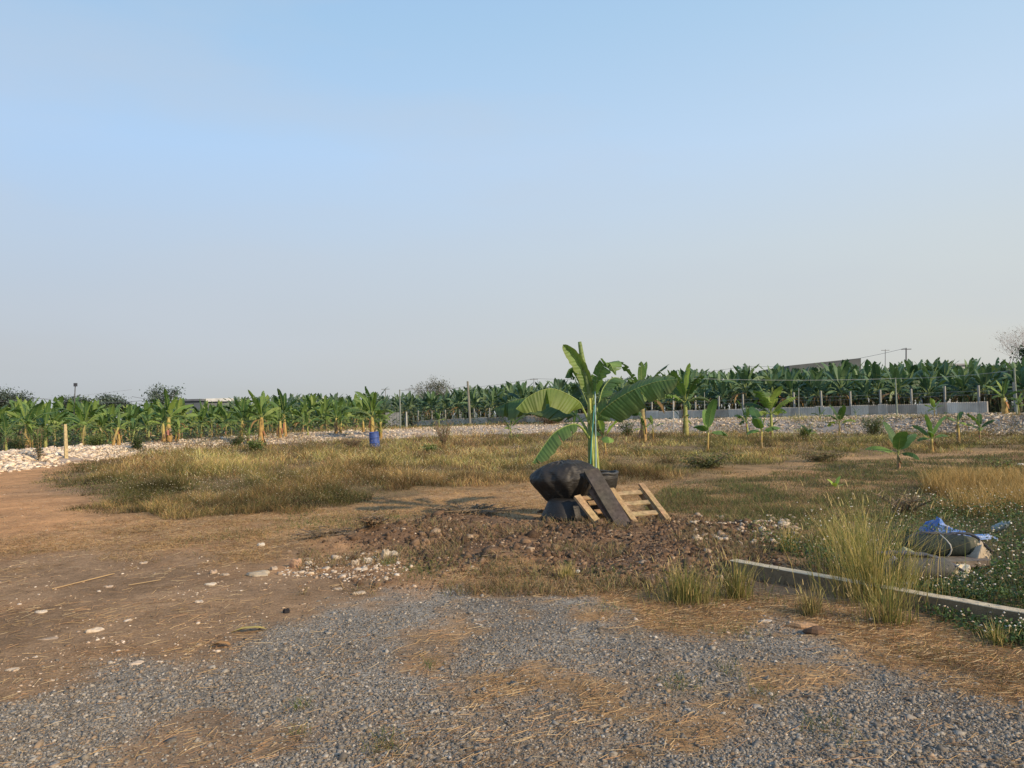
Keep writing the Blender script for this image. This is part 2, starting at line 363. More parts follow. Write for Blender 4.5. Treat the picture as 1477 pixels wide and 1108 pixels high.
ss = np.sign(ss) * (np.abs(ss) * 0.62 + 0.38 * np.abs(ss) ** 3 / 1.6 ** 2)
yy, sg = np.meshgrid(ys, ss, indexing='ij'); xx = sg * (np.maximum(yy, 0) + 5)
zz = Hgt(xx, yy) * (1 - sstep(200, 500, yy))
gcol, gw, gs = ground_color(xx, yy)
nr, nc = xx.shape
idx = np.arange(nr * nc).reshape(nr, nc)
q = np.stack([idx[:-1, :-1], idx[:-1, 1:], idx[1:, 1:], idx[1:, :-1]], -1).reshape(-1, 4)
lp = np.stack([gw, gs, np.zeros_like(gw)], -1).reshape(-1, 3)
ground = np_mesh('ground', np.stack([xx, yy, zz], -1), q, None, gcol.reshape(-1, 3), lp, M_GROUND, smooth=True)
tag(ground, kind='structure')

# ------------------------------------------------------------------ scatter kits (numpy)
def ico():
    p = (1 + 5 ** 0.5) / 2
    v = np.array([(-1, p, 0), (1, p, 0), (-1, -p, 0), (1, -p, 0), (0, -1, p), (0, 1, p), (0, -1, -p), (0, 1, -p), (p, 0, -1), (p, 0, 1), (-p, 0, -1), (-p, 0, 1)], float)
    v /= np.linalg.norm(v[0])
    f = np.array([(0, 11, 5), (0, 5, 1), (0, 1, 7), (0, 7, 10), (0, 10, 11), (1, 5, 9), (5, 11, 4), (11, 10, 2), (10, 7, 6), (7, 1, 8), (3, 9, 4), (3, 4, 2), (3, 2, 6), (3, 6, 8), (3, 8, 9), (4, 9, 5), (2, 4, 11), (6, 2, 10), (8, 6, 7), (9, 8, 1)])
    return v, f
OCT_V = np.array([(1, 0, 0), (-1, 0, 0), (0, 1, 0), (0, -1, 0), (0, 0, 1), (0, 0, -1)], float)
OCT_F = np.array([(0, 2, 4), (2, 1, 4), (1, 3, 4), (3, 0, 4), (2, 0, 5), (1, 2, 5), (3, 1, 5), (0, 3, 5)])
def rocks(name, pos, size, cols, mat, flat=0.55, rough=0.35, template='ico', smooth=False, origin=None, elong=0.4):
    tv, tf = ico() if template == 'ico' else (OCT_V, OCT_F)
    n = len(pos); k = len(tv)
    v = tv[None] * (1 + RNG.uniform(-rough, rough, (n, k, 1)))
    sc = np.stack([RNG.uniform(1 - elong, 1 + elong, n), RNG.uniform(1 - elong, 1 + elong, n), flat * RNG.uniform(0.6, 1.5, n)], -1)
    v = v * (sc * size[:, None])[:, None, :]
    a = RNG.uniform(0, 6.283, n); b = RNG.normal(0, 0.35, n)
    # tilt about x then spin about z
    y = v[..., 1] * np.cos(b)[:, None] - v[..., 2] * np.sin(b)[:, None]; z = v[..., 1] * np.sin(b)[:, None] + v[..., 2] * np.cos(b)[:, None]
    x = v[..., 0] * np.cos(a)[:, None] - y * np.sin(a)[:, None]; y2 = v[..., 0] * np.sin(a)[:, None] + y * np.cos(a)[:, None]
    V = np.stack([x, y2, z], -1) + pos[:, None, :]
    F = tf[None] + (np.arange(n) * k)[:, None, None]
    C = np.repeat(cols[:, None, :], k, 1)
    return np_mesh(name, V.reshape(-1, 3), None, F.reshape(-1, 3), C.reshape(-1, 3), None, mat, smooth=smooth, origin=origin)
def blade_arrays(pos, h, w, lean, az, cols, curl=0.5, tipcol=None, baseshade=0.55):
    """tapering strips that bow over: 5 vertices each. lean = horizontal travel of the tip, az its direction"""
    n = len(pos); fa = RNG.uniform(0, 6.283, n)
    wx, wy = np.cos(fa) * w * 0.5, np.sin(fa) * w * 0.5
    lx, ly = np.cos(az) * lean, np.sin(az) * lean
    V = np.zeros((n, 5, 3)); V[:] = pos[:, None, :]
    V[:, 0, 0] -= wx; V[:, 0, 1] -= wy; V[:, 1, 0] += wx; V[:, 1, 1] += wy
    m = 0.55; k = m ** (1 + curl)
    V[:, 2, 0] += lx * k + wx * 0.8; V[:, 2, 1] += ly * k + wy * 0.8; V[:, 2, 2] += h * m * 1.08
    V[:, 3, 0] += lx * k - wx * 0.8; V[:, 3, 1] += ly * k - wy * 0.8; V[:, 3, 2] += h * m * 1.08
    V[:, 4, 0] += lx; V[:, 4, 1] += ly; V[:, 4, 2] += h
    b = np.arange(n) * 5
    Q = np.stack([b, b + 1, b + 2, b + 3], -1); T = np.stack([b + 3, b + 2, b + 4], -1)
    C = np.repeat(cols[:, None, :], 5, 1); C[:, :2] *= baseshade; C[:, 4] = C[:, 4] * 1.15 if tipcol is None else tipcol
    return V.reshape(-1, 3), Q, T, C.reshape(-1, 3)
def blades(name, *a, mat=None, origin=None, parent=None, **k):
    V, Q, T, C = blade_arrays(*a, **k)
    return np_mesh(name, V, Q, T, C, None, mat or M_GRASS, parent=parent, origin=origin)
def cards_arrays(pos, size, cols, aspect=0.5, flat=0.5):
    """small pointed leaves, each a folded diamond of 2 triangles"""
    n = len(pos); a = RNG.uniform(0, 6.283, n); e = RNG.normal(0, flat, n); r = RNG.uniform(-0.9, 0.9, n)
    d = np.stack([np.cos(a) * np.cos(e), np.sin(a) * np.cos(e), np.sin(e)], -1)
    s = np.stack([-np.sin(a) * np.cos(r), np.cos(a) * np.cos(r), np.sin(r)], -1)
    L = size[:, None]
    V = np.stack([pos - d * L * 0.5, pos + s * L * aspect * 0.5, pos + d * L * 0.5, pos - s * L * aspect * 0.5], 1)
    b = np.arange(n) * 4
    return V.reshape(-1, 3), np.stack([b, b + 1, b + 2, b + 3], -1), np.repeat(cols[:, None, :], 4, 1).reshape(-1, 3)
def scatter(n, x0, y0, x1, y1, poly=None, margin=0.0, near=None):
    """ground points, denser close to the viewer: n tries spread evenly over the seen ground"""
    px = RNG.uniform(x0, x1, n); py = RNG.uniform(y0, y1, n)
    x, y = flat_np(px, py)
    k = (y > 0.5) & (y < 150); x, y = x[k], y[k]
    if poly is not None:
        d = sdist(poly, x, y) + margin * 0
        k = d > margin; x, y = x[k], y[k]
    return x, y
def pos3(x, y, dz=0.0): return np.stack([x, y, Hgt(x, y) + dz], -1)
def pick(palette, n, w=None, var=0.12):
    p = np.array(palette); i = RNG.choice(len(p), n, p=w)
    return np.clip(p[i] * (1 + RNG.normal(0, var, (n, 1))), 0.005, 0.95)

# gravel
x, y = scatter(290000, -250, 840, 1730, 1400, None)
dg = sdist(Z_GRAVEL, x, y); nn = (fbm(x, y, 3.5, 3, 43) - 0.5) * 0.9 + (fbm(x, y, 1.3, 4, 42) - 0.5) * 0.5
ds = sdist(Z_STRAWPATCH, x, y) + (fbm(x, y, 3.5, 3, 43) - 0.5) * 1.3
pr = sstep(-0.35, 0.25, dg + nn) * (1 - 0.35 * sstep(-0.2, 0.25, ds)) * (1 - 0.78 * sstep(0.53, 0.66, fbm(x, y, 1.3, 4, 42)))
k = (RNG.uniform(0, 1, len(x)) < pr); x, y = x[k], y[k]
sz = np.clip(RNG.lognormal(-5.3, 0.52, len(x)), 0.0022, 0.024)
cc = pick([(0.215, 0.188, 0.152), (0.145, 0.125, 0.10), (0.30, 0.265, 0.215), (0.26, 0.19, 0.125), (0.42, 0.375, 0.31)], len(x), [0.38, 0.24, 0.20, 0.15, 0.03])
tag(rocks('gravel', pos3(x, y, 0.001), sz * .93, cc, M_STONE, rough=0.5, flat=.6), 'loose grey crushed stone gravel across the foreground', 'gravel', kind='stuff')
# tiny stones on the dirt
x, y = scatter(15000, -250, 700, 1300, 1010)
k = (sdist(Z_GRAVEL, x, y) < 0.1) & (sdist(Z_FIELD, x, y) < 0) & (fbm(x, y, 1.2, 3, 77) > 0.42); x, y = x[k], y[k]
cc = pick([(0.44, 0.33, 0.23), (0.22, 0.145, 0.09), (0.60, 0.50, 0.39)], len(x), [0.35, 0.53, 0.12])
tag(rocks('pebbles', pos3(x, y, 0.0), np.clip(RNG.lognormal(-5.0, 0.5, len(x)), 0.003, 0.03), cc, M_STONE), 'small pale pebbles scattered over the brown dirt', 'pebbles', kind='stuff')
# broken concrete crumbs by the gravel edge
x, y = scatter(9000, 380, 790, 620, 850, Z_RUBSM, 0.0); k = RNG.uniform(0, 1, len(x)) < 0.16; x, y = x[k], y[k]
cc = pick([(0.50, 0.41, 0.31), (0.36, 0.27, 0.19), (0.66, 0.58, 0.47)], len(x), [0.5, 0.35, 0.15])
tag(rocks('rubble_crumbs', pos3(x, y, 0.002), np.clip(RNG.lognormal(-4.5, 0.5, len(x)), 0.006, 0.06), cc, M_STONE), 'scatter of cream broken concrete crumbs beside the gravel edge', 'rubble', kind='stuff')
# clods
x, y = scatter(150000, 430, 735, 1230, 850, None)
sd_ = sdist(Z_TILL, x, y) + (fbm(x, y, 3.5, 3, 43) - 0.5) * 1.0 + (fbm(x, y, 1.3, 4, 42) - .5) * 1.8
k = (RNG.uniform(0, 1, len(x)) < (0.03 + 0.75 * sstep(-0.5, .7, sd_)) * (0.25 + 0.75 * sstep(.42, .58, fbm(x, y, 2, 3, 19)))); x, y = x[k], y[k]
sz = np.clip(RNG.lognormal(-4.85, 0.68, len(x)), 0.004, 0.065)
cc = pick([(0.185, 0.118, 0.074), (0.105, 0.069, 0.046), (0.26, 0.17, 0.105), (0.38, 0.28, 0.19)], len(x), [0.45, 0.3, 0.2, 0.05])
tag(rocks('earth_clods', pos3(x, y, 0.0), sz, cc * .85, M_CLOD, flat=0.8, rough=0.5), 'dark brown turned-over earth clods around the pallet', 'clods', kind='stuff')
# pale stones at the right end of the mound
x, y = scatter(2500, 1000, 745, 1150, 790); k = RNG.uniform(0, 1, len(x)) < 0.13 * (fbm(x, y, 1.5, 2, 20) > 0.45); x, y = x[k], y[k]
tag(rocks('mound_stones', pos3(x, y, 0.02), np.clip(RNG.lognormal(-3.7, 0.4, len(x)), 0.01, 0.07), pick([(0.36, 0.27, 0.19), (0.48, 0.39, 0.29)], len(x)), M_STONE), 'pale stones strewn on the earth right of the pallet', 'stones', kind='stuff')
# rubble of the causeway
n = 900000
x = RNG.uniform(-30, 52, n); y = RNG.uniform(14, 72, n)
keep = (np.abs(x / y) < 0.8) & (RNG.uniform(0, 1, n) < np.clip((30 / y) ** 2.0, 0, 1) * 0.62); x, y = x[keep], y[keep]
sdb = sdist(Z_BERM, x, y); keep = (sdb > RNG.normal(-0.1, 0.35, len(x))) & (fbm(x, y, 0.6, 3, 22) > 0.30); x, y = x[keep], y[keep]
cc = pick([(0.60, 0.52, 0.42), (0.47, 0.39, 0.31), (0.70, 0.63, 0.53), (0.26, 0.20, 0.15)], len(x), [0.45, 0.27, 0.19, 0.09])
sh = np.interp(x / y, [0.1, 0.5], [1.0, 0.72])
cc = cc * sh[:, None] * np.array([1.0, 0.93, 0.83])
sz = np.clip(RNG.lognormal(-3.0, 0.5, len(x)), 0.025, 0.19) * np.interp(y, [30, 45], [1, .72])
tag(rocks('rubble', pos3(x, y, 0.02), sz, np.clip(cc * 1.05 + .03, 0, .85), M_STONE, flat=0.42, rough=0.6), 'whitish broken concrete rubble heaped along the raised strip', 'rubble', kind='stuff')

# ------------------------------------------------------------------ grasses (stuff)
def field_grass():
    x, y = scatter(1300000, -200, 622, 1750, 750, Z_FIELD, -1.6); k = sdist(Z_FIELD, x, y) + 3.2 * (fbm(x, y, 0.5, 3, 58) - 0.5) > 0; x, y = x[k], y[k]
    d = np.hypot(x, y)
    cl = fbm(x, y, 0.9, 3, 51); cl2 = fbm(x, y, 0.22, 3, 52)
    pr = np.clip(0.22 + 2.2 * (cl - 0.34), 0.05, 1) * np.clip(0.5 + 0.5 * sstep(0, 1.5, sdist(Z_FIELD, x, y)), 0, 1)
    pr *= np.where(y < 20, 0.75, 0.55)
    k = RNG.uniform(0, 1, len(x)) < pr; x, y, d, cl, cl2 = x[k], y[k], d[k], cl[k], cl2[k]
    n = len(x); px, _ = pix_np(x, y, 0)
    straw = np.array([(0.56, 0.38, 0.15), (0.46, 0.29, 0.12), (0.62, 0.46, 0.22), (0.36, 0.195, 0.09)])
    olive = np.array([(0.21, 0.195, 0.06), (0.12, 0.135, 0.045), (0.32, 0.265, 0.09)])
    brown = np.array([(0.22, 0.13, 0.075), (0.31, 0.19, 0.11)])
    a = straw[RNG.integers(0, 4, n)]; b = olive[RNG.integers(0, 3, n)]; c = brown[RNG.integers(0, 2, n)]
    u = RNG.uniform(0, 1, n); front = sstep(4, 0, sdist(Z_FIELD, x, y)) * (px < 560)
    wo = sstep(0.40, 0.60, fbm(x, y, 0.35, 3, 53)) * 0.55 + 0.15 + 0.35 * sstep(700, 1200, px) + 0.3 * front
    wb = sstep(0.5, 0.62, fbm(x, y, 0.3, 3, 54)) * 0.55 + 0.1
    C = np.where((u < wo)[:, None], b, np.where((u < wo + wb * (1 - wo))[:, None], c, a))
    C = C * (1 + RNG.normal(0, 0.15, (n, 1)))
    edge = 0.5 + 0.5 * sstep(-0.2, 1.8, sdist(Z_FIELD, x, y))
    h = (0.06 + 0.62 * np.clip(cl - 0.2, 0, 1) ** 1.3) * RNG.uniform(0.4, 1.5, n) * (0.7 + 0.7 * cl2) * edge * np.interp(px, [0, 250, 700, 950, 1477], [0.75, 1.15, 1.05, 0.9, 0.7])
    w = np.maximum(0.003, 0.00034 * d) * RNG.uniform(.5, 1.6, n)
    h = h * 0.85; mot = (0.45 + 1.15 * sstep(.30, .68, fbm(x, y, 1.6, 3, 55))) * (0.7 + 0.6 * sstep(.35, .65, fbm(x, y, .28, 3, 56))) * (1 - .42 * front)
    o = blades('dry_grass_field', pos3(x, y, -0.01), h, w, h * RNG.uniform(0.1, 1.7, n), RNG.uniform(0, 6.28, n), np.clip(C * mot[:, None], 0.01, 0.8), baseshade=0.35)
    tag(o, 'thick straw and olive dry grass covering the field behind the track', 'grass', kind='stuff')
field_grass()
def field_weeds():
    x, y = scatter(260000, 60, 622, 1600, 750, Z_FIELD, -0.5)
    g = fbm(x, y, 0.55, 3, 57); px_, py_ = pix_np(x, y, 0); f = sstep(.50, .62, g) * .8 + .8 * ((px_ < 560) & (py_ > 698)) + .06
    k = RNG.uniform(0, 1, len(x)) < f * .75; x, y, g = x[k], y[k], g[k]; n = len(x); d = np.hypot(x, y)
    p = pos3(x, y); p[:, 2] += RNG.uniform(0, 1, n) ** .8 * (.10 + .28 * g)
    V, Q, C = cards_arrays(p, np.maximum(.02, .0016 * d) * RNG.uniform(.6, 1.5, n), pick([(0.13, 0.12, 0.05), (0.085, 0.09, 0.04), (0.20, 0.14, 0.08), (0.16, 0.19, 0.06), (0.30, 0.21, 0.12)], n, [.3, .27, .2, .13, .1]), .4, .8)
    tag(np_mesh('field_weeds', V, Q, None, C, None, M_WEED), 'dark brown-green weed patches mixed through the dry field grass', 'weeds', kind='stuff')
field_weeds()
def seed_dots():
    x, y = scatter(60000, 120, 625, 1600, 745, Z_FIELD, 0.2)
    px_, py_ = pix_np(x, y, 0); k = RNG.uniform(0, 1, len(x)) < 0.20 * np.maximum(sstep(0.5, 0.62, fbm(x, y, 0.55, 3, 57)), .7 * ((px_ < 560) & (py_ > 700))); x, y = x[k], y[k]; n = len(x); d = np.hypot(x, y)
    p = pos3(x, y); p[:, 2] += RNG.uniform(0.15, 0.42, n)
    tag(rocks('seed_heads', p, np.maximum(0.006, 0.0004 * d), pick([(0.66, 0.56, 0.40), (0.75, 0.68, 0.55)], n), M_GRASS, template='oct', flat=1.0), 'pale seed heads dotted through the dry field grass', 'seed heads', kind='stuff')
seed_dots()
def low_green():
    x, y = scatter(230000, 930, 640, 1750, 775, Z_GREEN, -0.2)
    g = fbm(x, y, 1.3, 4, 42); k = RNG.uniform(0, 1, len(x)) < 0.30 + 0.65 * sstep(0.34, 0.54, g); x, y, g = x[k], y[k], g[k]; n = len(x); d = np.hypot(x, y)
    C = pick([(0.10, 0.14, 0.045), (0.15, 0.17, 0.055), (0.30, 0.23, 0.11), (0.22, 0.14, 0.075), (0.07, 0.07, 0.04)], n, [0.34, 0.2, 0.15, 0.17, .14])
    h = RNG.uniform(0.02, 0.09, n) * (0.6 + g)
    tag(blades('green_grass', pos3(x, y, -0.005), h, np.maximum(0.003, 0.0004 * d), h * RNG.uniform(0.2, 1.1, n), RNG.uniform(0, 6.28, n), C), 'short patchy green grass on the ground right of the pallet', 'grass', kind='stuff')
low_green()
def gold():
    x, y = scatter(90000, 1330, 670, 1750, 755, Z_GOLD, -0.7); k = (sdist(Z_GOLD, x, y) + 1.8 * (fbm(x, y, 1.3, 3, 64) - .5) > 0) & (RNG.uniform(0, 1, len(x)) < .25 + .6 * sstep(.4, .6, fbm(x, y, 2.5, 2, 65))); x, y = x[k], y[k]; n = len(x)
    d = np.hypot(x, y); C = pick([(0.50, 0.33, 0.13), (0.40, 0.27, 0.10), (0.22, 0.18, 0.07), (0.58, 0.44, 0.22)], n, [0.38, 0.3, 0.22, .1])
    h = RNG.uniform(0.08, 0.42, n) * (.6 + .8 * fbm(x, y, 1.2, 2, 66))
    tag(blades('golden_grass', pos3(x, y, -0.005), h, np.maximum(0.003, 0.0004 * d), h * RNG.uniform(0.1, 0.9, n), RNG.uniform(0, 6.28, n), C), 'golden dry grass glowing at the right edge behind the blue tarp', 'grass', kind='stuff')
gold()
def straw_litter():
    x, y = scatter(420000, -200, 690, 1700, 1150)
    _, gw_, st_ = ground_color(x, y); st_ = st_ * np.where(sdist(Z_GRAVEL, x, y) > .1, .12, 1)
    pr = np.clip(st_ * 0.75 + 0.03 + 0.06 * (fbm(x, y, 1.1, 3, 97) > 0.56), 0, 1) * (1 - 0.8 * gw_)
    k = RNG.uniform(0, 1, len(x)) < pr; x, y = x[k], y[k]; n = len(x)
    a = RNG.uniform(0, 6.283, n); L = RNG.uniform(0.02, 0.11, n); w = np.maximum(0.0015, 0.00045 * (np.hypot(x, y) - 3)); L = L * (1 + np.hypot(x, y) * .04); p = pos3(x, y, 0.004)
    dx, dy = np.cos(a) * L / 2, np.sin(a) * L / 2; sx, sy = -np.sin(a) * w / 2, np.cos(a) * w / 2
    t1 = RNG.uniform(0, 0.012, n); t2 = RNG.uniform(0, 0.018, n)
    V = np.zeros((n, 4, 3)); V[:] = p[:, None]
    V[:, 0, 0] -= dx + sx; V[:, 0, 1] -= dy + sy; V[:, 1, 0] += dx - sx; V[:, 1, 1] += dy - sy; V[:, 2, 0] += dx + sx; V[:, 2, 1] += dy + sy; V[:, 3, 0] -= dx - sx; V[:, 3, 1] -= dy - sy
    V[:, 0, 2] += t1; V[:, 3, 2] += t1 + 0.002; V[:, 1, 2] += t2; V[:, 2, 2] += t2 + 0.002
    C = pick([(0.50, 0.34, 0.17), (0.42, 0.25, 0.13), (0.60, 0.46, 0.27), (0.20, 0.125, 0.07)], n, [0.33, 0.27, 0.13, 0.27])
    b = np.arange(n) * 4
    o = np_mesh('straw_litter', V, np.stack([b, b + 1, b + 2, b + 3], -1), None, np.repeat(C[:, None], 4, 1).reshape(-1, 3), None, M_GRASS)
    tag(o, 'dry straw and stalk litter lying flat on the dirt and gravel', 'straw', kind='stuff')
straw_litter()
def stubble():
    x, y = scatter(330000, -200, 680, 1250, 812)
    _, gw_, st_ = ground_color(x, y); t = sdist(Z_TILL, x, y); g = fbm(x, y, 1.6, 3, 98)
    pr = np.clip(st_ * (.25 + .9 * sstep(.38, .6, g)) + .02, 0, 1) * (t < 0)
    k = RNG.uniform(0, 1, len(x)) < pr; x, y = x[k], y[k]; n = len(x); d = np.hypot(x, y); h = RNG.uniform(0.008, 0.05, n)
    C = pick([(0.56, 0.37, 0.17), (0.44, 0.26, 0.12), (0.22, 0.14, 0.075), (0.18, 0.18, 0.06)], n, [.38, .3, .2, .12])
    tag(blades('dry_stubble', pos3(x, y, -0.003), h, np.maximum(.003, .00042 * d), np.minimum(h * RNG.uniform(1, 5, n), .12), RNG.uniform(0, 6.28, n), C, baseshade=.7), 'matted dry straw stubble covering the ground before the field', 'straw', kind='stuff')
    x, y = scatter(170000, 930, 640, 1750, 790, Z_GREEN, -0.8); g = fbm(x, y, 0.9, 4, 99)
    k = RNG.uniform(0, 1, len(x)) < .25 + .5 * sstep(.4, .6, g); x, y, g = x[k], y[k], g[k]; n = len(x); d = np.hypot(x, y); p = pos3(x, y); p[:, 2] += RNG.uniform(0, .09, n)
    V, Q, C = cards_arrays(p, np.maximum(.014, .0013 * d) * RNG.uniform(.6, 1.5, n), pick([(0.20, 0.12, 0.065), (0.10, 0.115, 0.04), (0.07, 0.06, 0.035), (0.34, 0.22, 0.11), (0.15, 0.18, 0.05)], n, [.28, .25, .17, .15, .15]), .4, .6)
    tag(np_mesh('ground_weeds', V, Q, None, C, None, M_WEED), 'crushed brown and green low weeds between the pallet and the golden grass', 'weeds', kind='stuff')
stubble()
def sprigs():
    """short sparse tufts on the bare ground, too many to count"""
    V = []; 
    pts = []
    for (px, py, r, nb) in [(440, 756, .25, 260), (475, 752, .3, 200), (505, 757, .28, 320), (545, 752, .3, 300), (560, 748, .25, 200), (330, 775, .35, 160), (345, 770, .3, 120), (440, 745, .3, 150),
                            (610, 828, .16, 260), (595, 820, .12, 140), (820, 815, .05, 60), (880, 830, .18, 220), (850, 828, .15, 160), (700, 822, .2, 180), (745, 815, .2, 150), (640, 815, .15, 120),
                            (980, 988, .07, 110), (1100, 1003, .06, 70), (1195, 1055, .08, 90), (555, 1085, .04, 60), (555, 1070, .05, 60), (430, 1060, .03, 40), (430, 1022, .03, 40), (870, 878, .1, 80),
                            (1060, 912, .12, 140), (975, 900, .15, 90), (1440, 925, .12, 150), (1425, 918, .1, 90), (1110, 868, .12, 100), (1460, 968, .2, 150), (560, 812, .06, 120), (1330, 940, .12, 80), (620, 960, .03, 40), (1050, 970, .05, 60)]:
        c = at(px, py); k = RNG.normal(0, r, (nb, 2)) * [1, 1.3]; pts.append(np.stack([c.x + k[:, 0], c.y + k[:, 1]], 1))
    p = np.concatenate(pts); n = len(p); d = np.hypot(p[:, 0], p[:, 1])
    h = RNG.uniform(0.02, 0.075, n)
    C = pick([(0.09, 0.14, 0.04), (0.17, 0.19, 0.06), (0.30, 0.25, 0.10)], n, [0.5, 0.3, 0.2])
    tag(blades('grass_sprigs', pos3(p[:, 0], p[:, 1], -0.003), h, np.maximum(0.003, 0.0005 * d), h * RNG.uniform(0.3, 1.3, n), RNG.uniform(0, 6.28, n), C), 'small green grass sprigs poking out of bare dirt and gravel', 'grass', kind='stuff')
    # sparse dry stalks over the mound
    x, y = scatter(60000, 430, 735, 1240, 860); k = RNG.uniform(0, 1, len(x)) < 0.45 * sstep(0.45, 0.6, fbm(x, y, 1.3, 3, 71)); x, y = x[k], y[k]; n = len(x)
    h = RNG.uniform(0.02, 0.13, n)
    tag(blades('dry_stalks', pos3(x, y), h, np.full(n, 0.006), h * RNG.uniform(0.3, 1.6, n), RNG.uniform(0, 6.28, n), pick([(0.36, 0.25, 0.13), (0.2, 0.19, 0.08), (0.22, 0.15, 0.09)], n)), 'thin dry stalks sticking out of the turned earth', 'stalks', kind='stuff')
sprigs()
def weeds():
    x, y = scatter(150000, 1080, 730, 1800, 960, Z_WEEDS, -0.15)
    g = fbm(x, y, 2.2, 3, 81); px, py = pix_np(x, y, 0)
    left = sstep(1330, 1180, px) * (py < 800)
    clear = np.zeros(len(x), bool)
    for (qx, qy, qd, qr) in ((1377, 800, 7.72, .36), (1345, 800, 7.7, .3), (1410, 800, 7.7, .3), (1352, 822, 7.05, .27), (1380, 800, 7.35, .28), (1330, 822, 7.1, .25), (1372, 800, 6.85, .2)):
        g_ = P(qx - 20, qy, qd); clear |= np.hypot(x - g_.x, y - g_.y) < qr
    k = RNG.uniform(0, 1, len(x)) < np.clip(0.25 + 1.6 * (g - 0.35), 0.08, 0.95) * (1 - 0.55 * left) * np.where(clear, 0.06, 1)
    ba, bb_ = P(1058, 822, 7.45), P(1700, 925, 4.75); dv = np.array([bb_.x - ba.x, bb_.y - ba.y]); dv /= np.hypot(*dv); bd = -(x - ba.x) * dv[1] + (y - ba.y) * dv[0]   # + behind the beam, - in front
    k &= ~((np.abs(bd) < 0.10) & (RNG.uniform(0, 1, len(x)) < .93))
    x, y, g, px, py, left, bd = x[k], y[k], g[k], px[k], py[k], left[k], bd[k]; n = len(x)
    low = np.where((bd > -0.7) & (bd < 0.1), 0.42, 1.0) * np.where((bd > 0) & (px > 1265) & (px < 1430) & (py > 792) & (py < 870), 0.35, 1.0)
    z = RNG.uniform(0, 1, n) ** 0.7 * (0.10 + 0.26 * g) * low
    p = pos3(x, y); p[:, 2] += z
    C = pick([(0.045, 0.085, 0.025), (0.075, 0.125, 0.035), (0.13, 0.17, 0.05), (0.20, 0.15, 0.07)], n, [0.45, 0.33, 0.14, 0.08])
    C = C * (1 - 0.1 * left[:, None]) + left[:, None] * np.array([0.04, 0.02, 0.008])
    V, Q, CC = cards_arrays(p, RNG.uniform(0.018, 0.05, n), C, 0.45, 0.6)
    tag(np_mesh('flowering_weeds', V, Q, None, CC, None, M_WEED), 'dark green low weeds spreading around the beam and sacks', 'weeds', kind='stuff')
    # thin stalks
    k = RNG.uniform(0, 1, n) < 0.07; xs, ys_ = x[k], y[k]; m_ = len(xs); h = RNG.uniform(0.15, 0.38, m_) * low[k]
    az = RNG.uniform(0, 6.28, m_); ln = h * RNG.uniform(0.05, 0.5, m_); P0 = pos3(xs, ys_)
    tag(blades('weed_stalks', P0, h, np.full(m_, 0.004), ln, az, pick([(0.16, 0.17, 0.07), (0.26, 0.2, 0.1)], m_)), 'thin stalks rising out of the weeds', 'weeds', kind='stuff')
    tips = P0.copy(); tips[:, 0] += np.cos(az) * ln; tips[:, 1] += np.sin(az) * ln; tips[:, 2] += h
    k = RNG.uniform(0, 1, m_) < 0.62; tips = tips[k]; m_ = len(tips)
    tag(rocks('weed_flower_heads', tips, RNG.uniform(0.006, 0.0125, m_), pick([(0.72, 0.66, 0.52), (0.62, 0.5, 0.36), (0.80, 0.78, 0.72)], m_), M_GRASS, template='oct', flat=0.7), 'tiny cream flower heads dotted over the weeds', 'flowers', kind='stuff')
weeds()

# ------------------------------------------------------------------ grass tussocks (things)
def tussock(px, py, h, spread, nb, label, pal, w=0.0045, group=None):
    c = at(px, py); n = nb
    r = np.abs(RNG.normal(0, spread * 0.38, n)); a = RNG.uniform(0, 6.283, n)
    x = c.x + r * np.cos(a); y = c.y + r * np.sin(a)
    n = int(n); hh = h * (0.25 + 0.85 * RNG.uniform(0, 1, n) ** 1.25) * np.clip(1.1 - r / (spread * 2.2), 0.35, 1.1)
    ln = hh * np.clip(np.abs(RNG.normal(0.25, 0.38, n)), 0.02, 1.6)
    az = a + RNG.normal(0, 0.8, n)
    C = pick(pal, n)
    root = empty('grass_tussock', c, label, 'grass tussock', group)
    P0 = pos3(x, y, -0.01) - np.array(c)[None]
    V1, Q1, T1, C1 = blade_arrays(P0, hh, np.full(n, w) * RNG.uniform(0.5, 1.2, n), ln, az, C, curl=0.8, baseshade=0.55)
    k = RNG.uniform(0, 1, n) < 0.22; m_ = int(k.sum()); p = P0[k].copy(); p[:, 0] += np.cos(az[k]) * ln[k]; p[:, 1] += np.sin(az[k]) * ln[k]; p[:, 2] += hh[k] - .03
    V2, Q2, T2, C2 = blade_arrays(p, np.full(m_, 0.06) * RNG.uniform(0.6, 1.4, m_), np.full(m_, 0.006), np.full(m_, 0.03), az[k], pick([(0.55, 0.42, 0.2), (0.45, 0.38, 0.16)], m_), baseshade=1.0)
    o = np_mesh('blades', np.concatenate([V1, V2]), np.concatenate([Q1, Q2 + len(V1)]), np.concatenate([T1, T2 + len(V1)]), np.concatenate([C1, C2]), None, M_GRASS)
    o.parent = root
YG = [(0.50, 0.40, 0.13), (0.30, 0.29, 0.08), (0.60, 0.46, 0.19), (0.16, 0.19, 0.05)]
DG = [(0.30, 0.27, 0.075), (0.13, 0.17, 0.05), (0.38, 0.30, 0.12)]
tussock(1262, 868, 0.90, 0.68, 720, 'tallest yellow-green grass tussock in front of the concrete beam', YG, 0.0038)
tussock(1228, 832, 0.70, 0.45, 420, 'feathery yellow tussock behind the beam, left of the sacks', YG, 0.0038)
tussock(1280, 900, 0.38, 0.30, 260, 'green arching tussock at the foot of the tallest grass clump', DG)
tussock(1318, 846, 0.34, 0.2, 70, 'thin grass clump beside the left end of the sacks', YG)
tussock(990, 868, 0.36, 0.42, 650, 'wide low tussock left of the beam end', DG)
tussock(1060, 862, 0.42, 0.30, 330, 'upright tussock against the left end of the beam', DG)
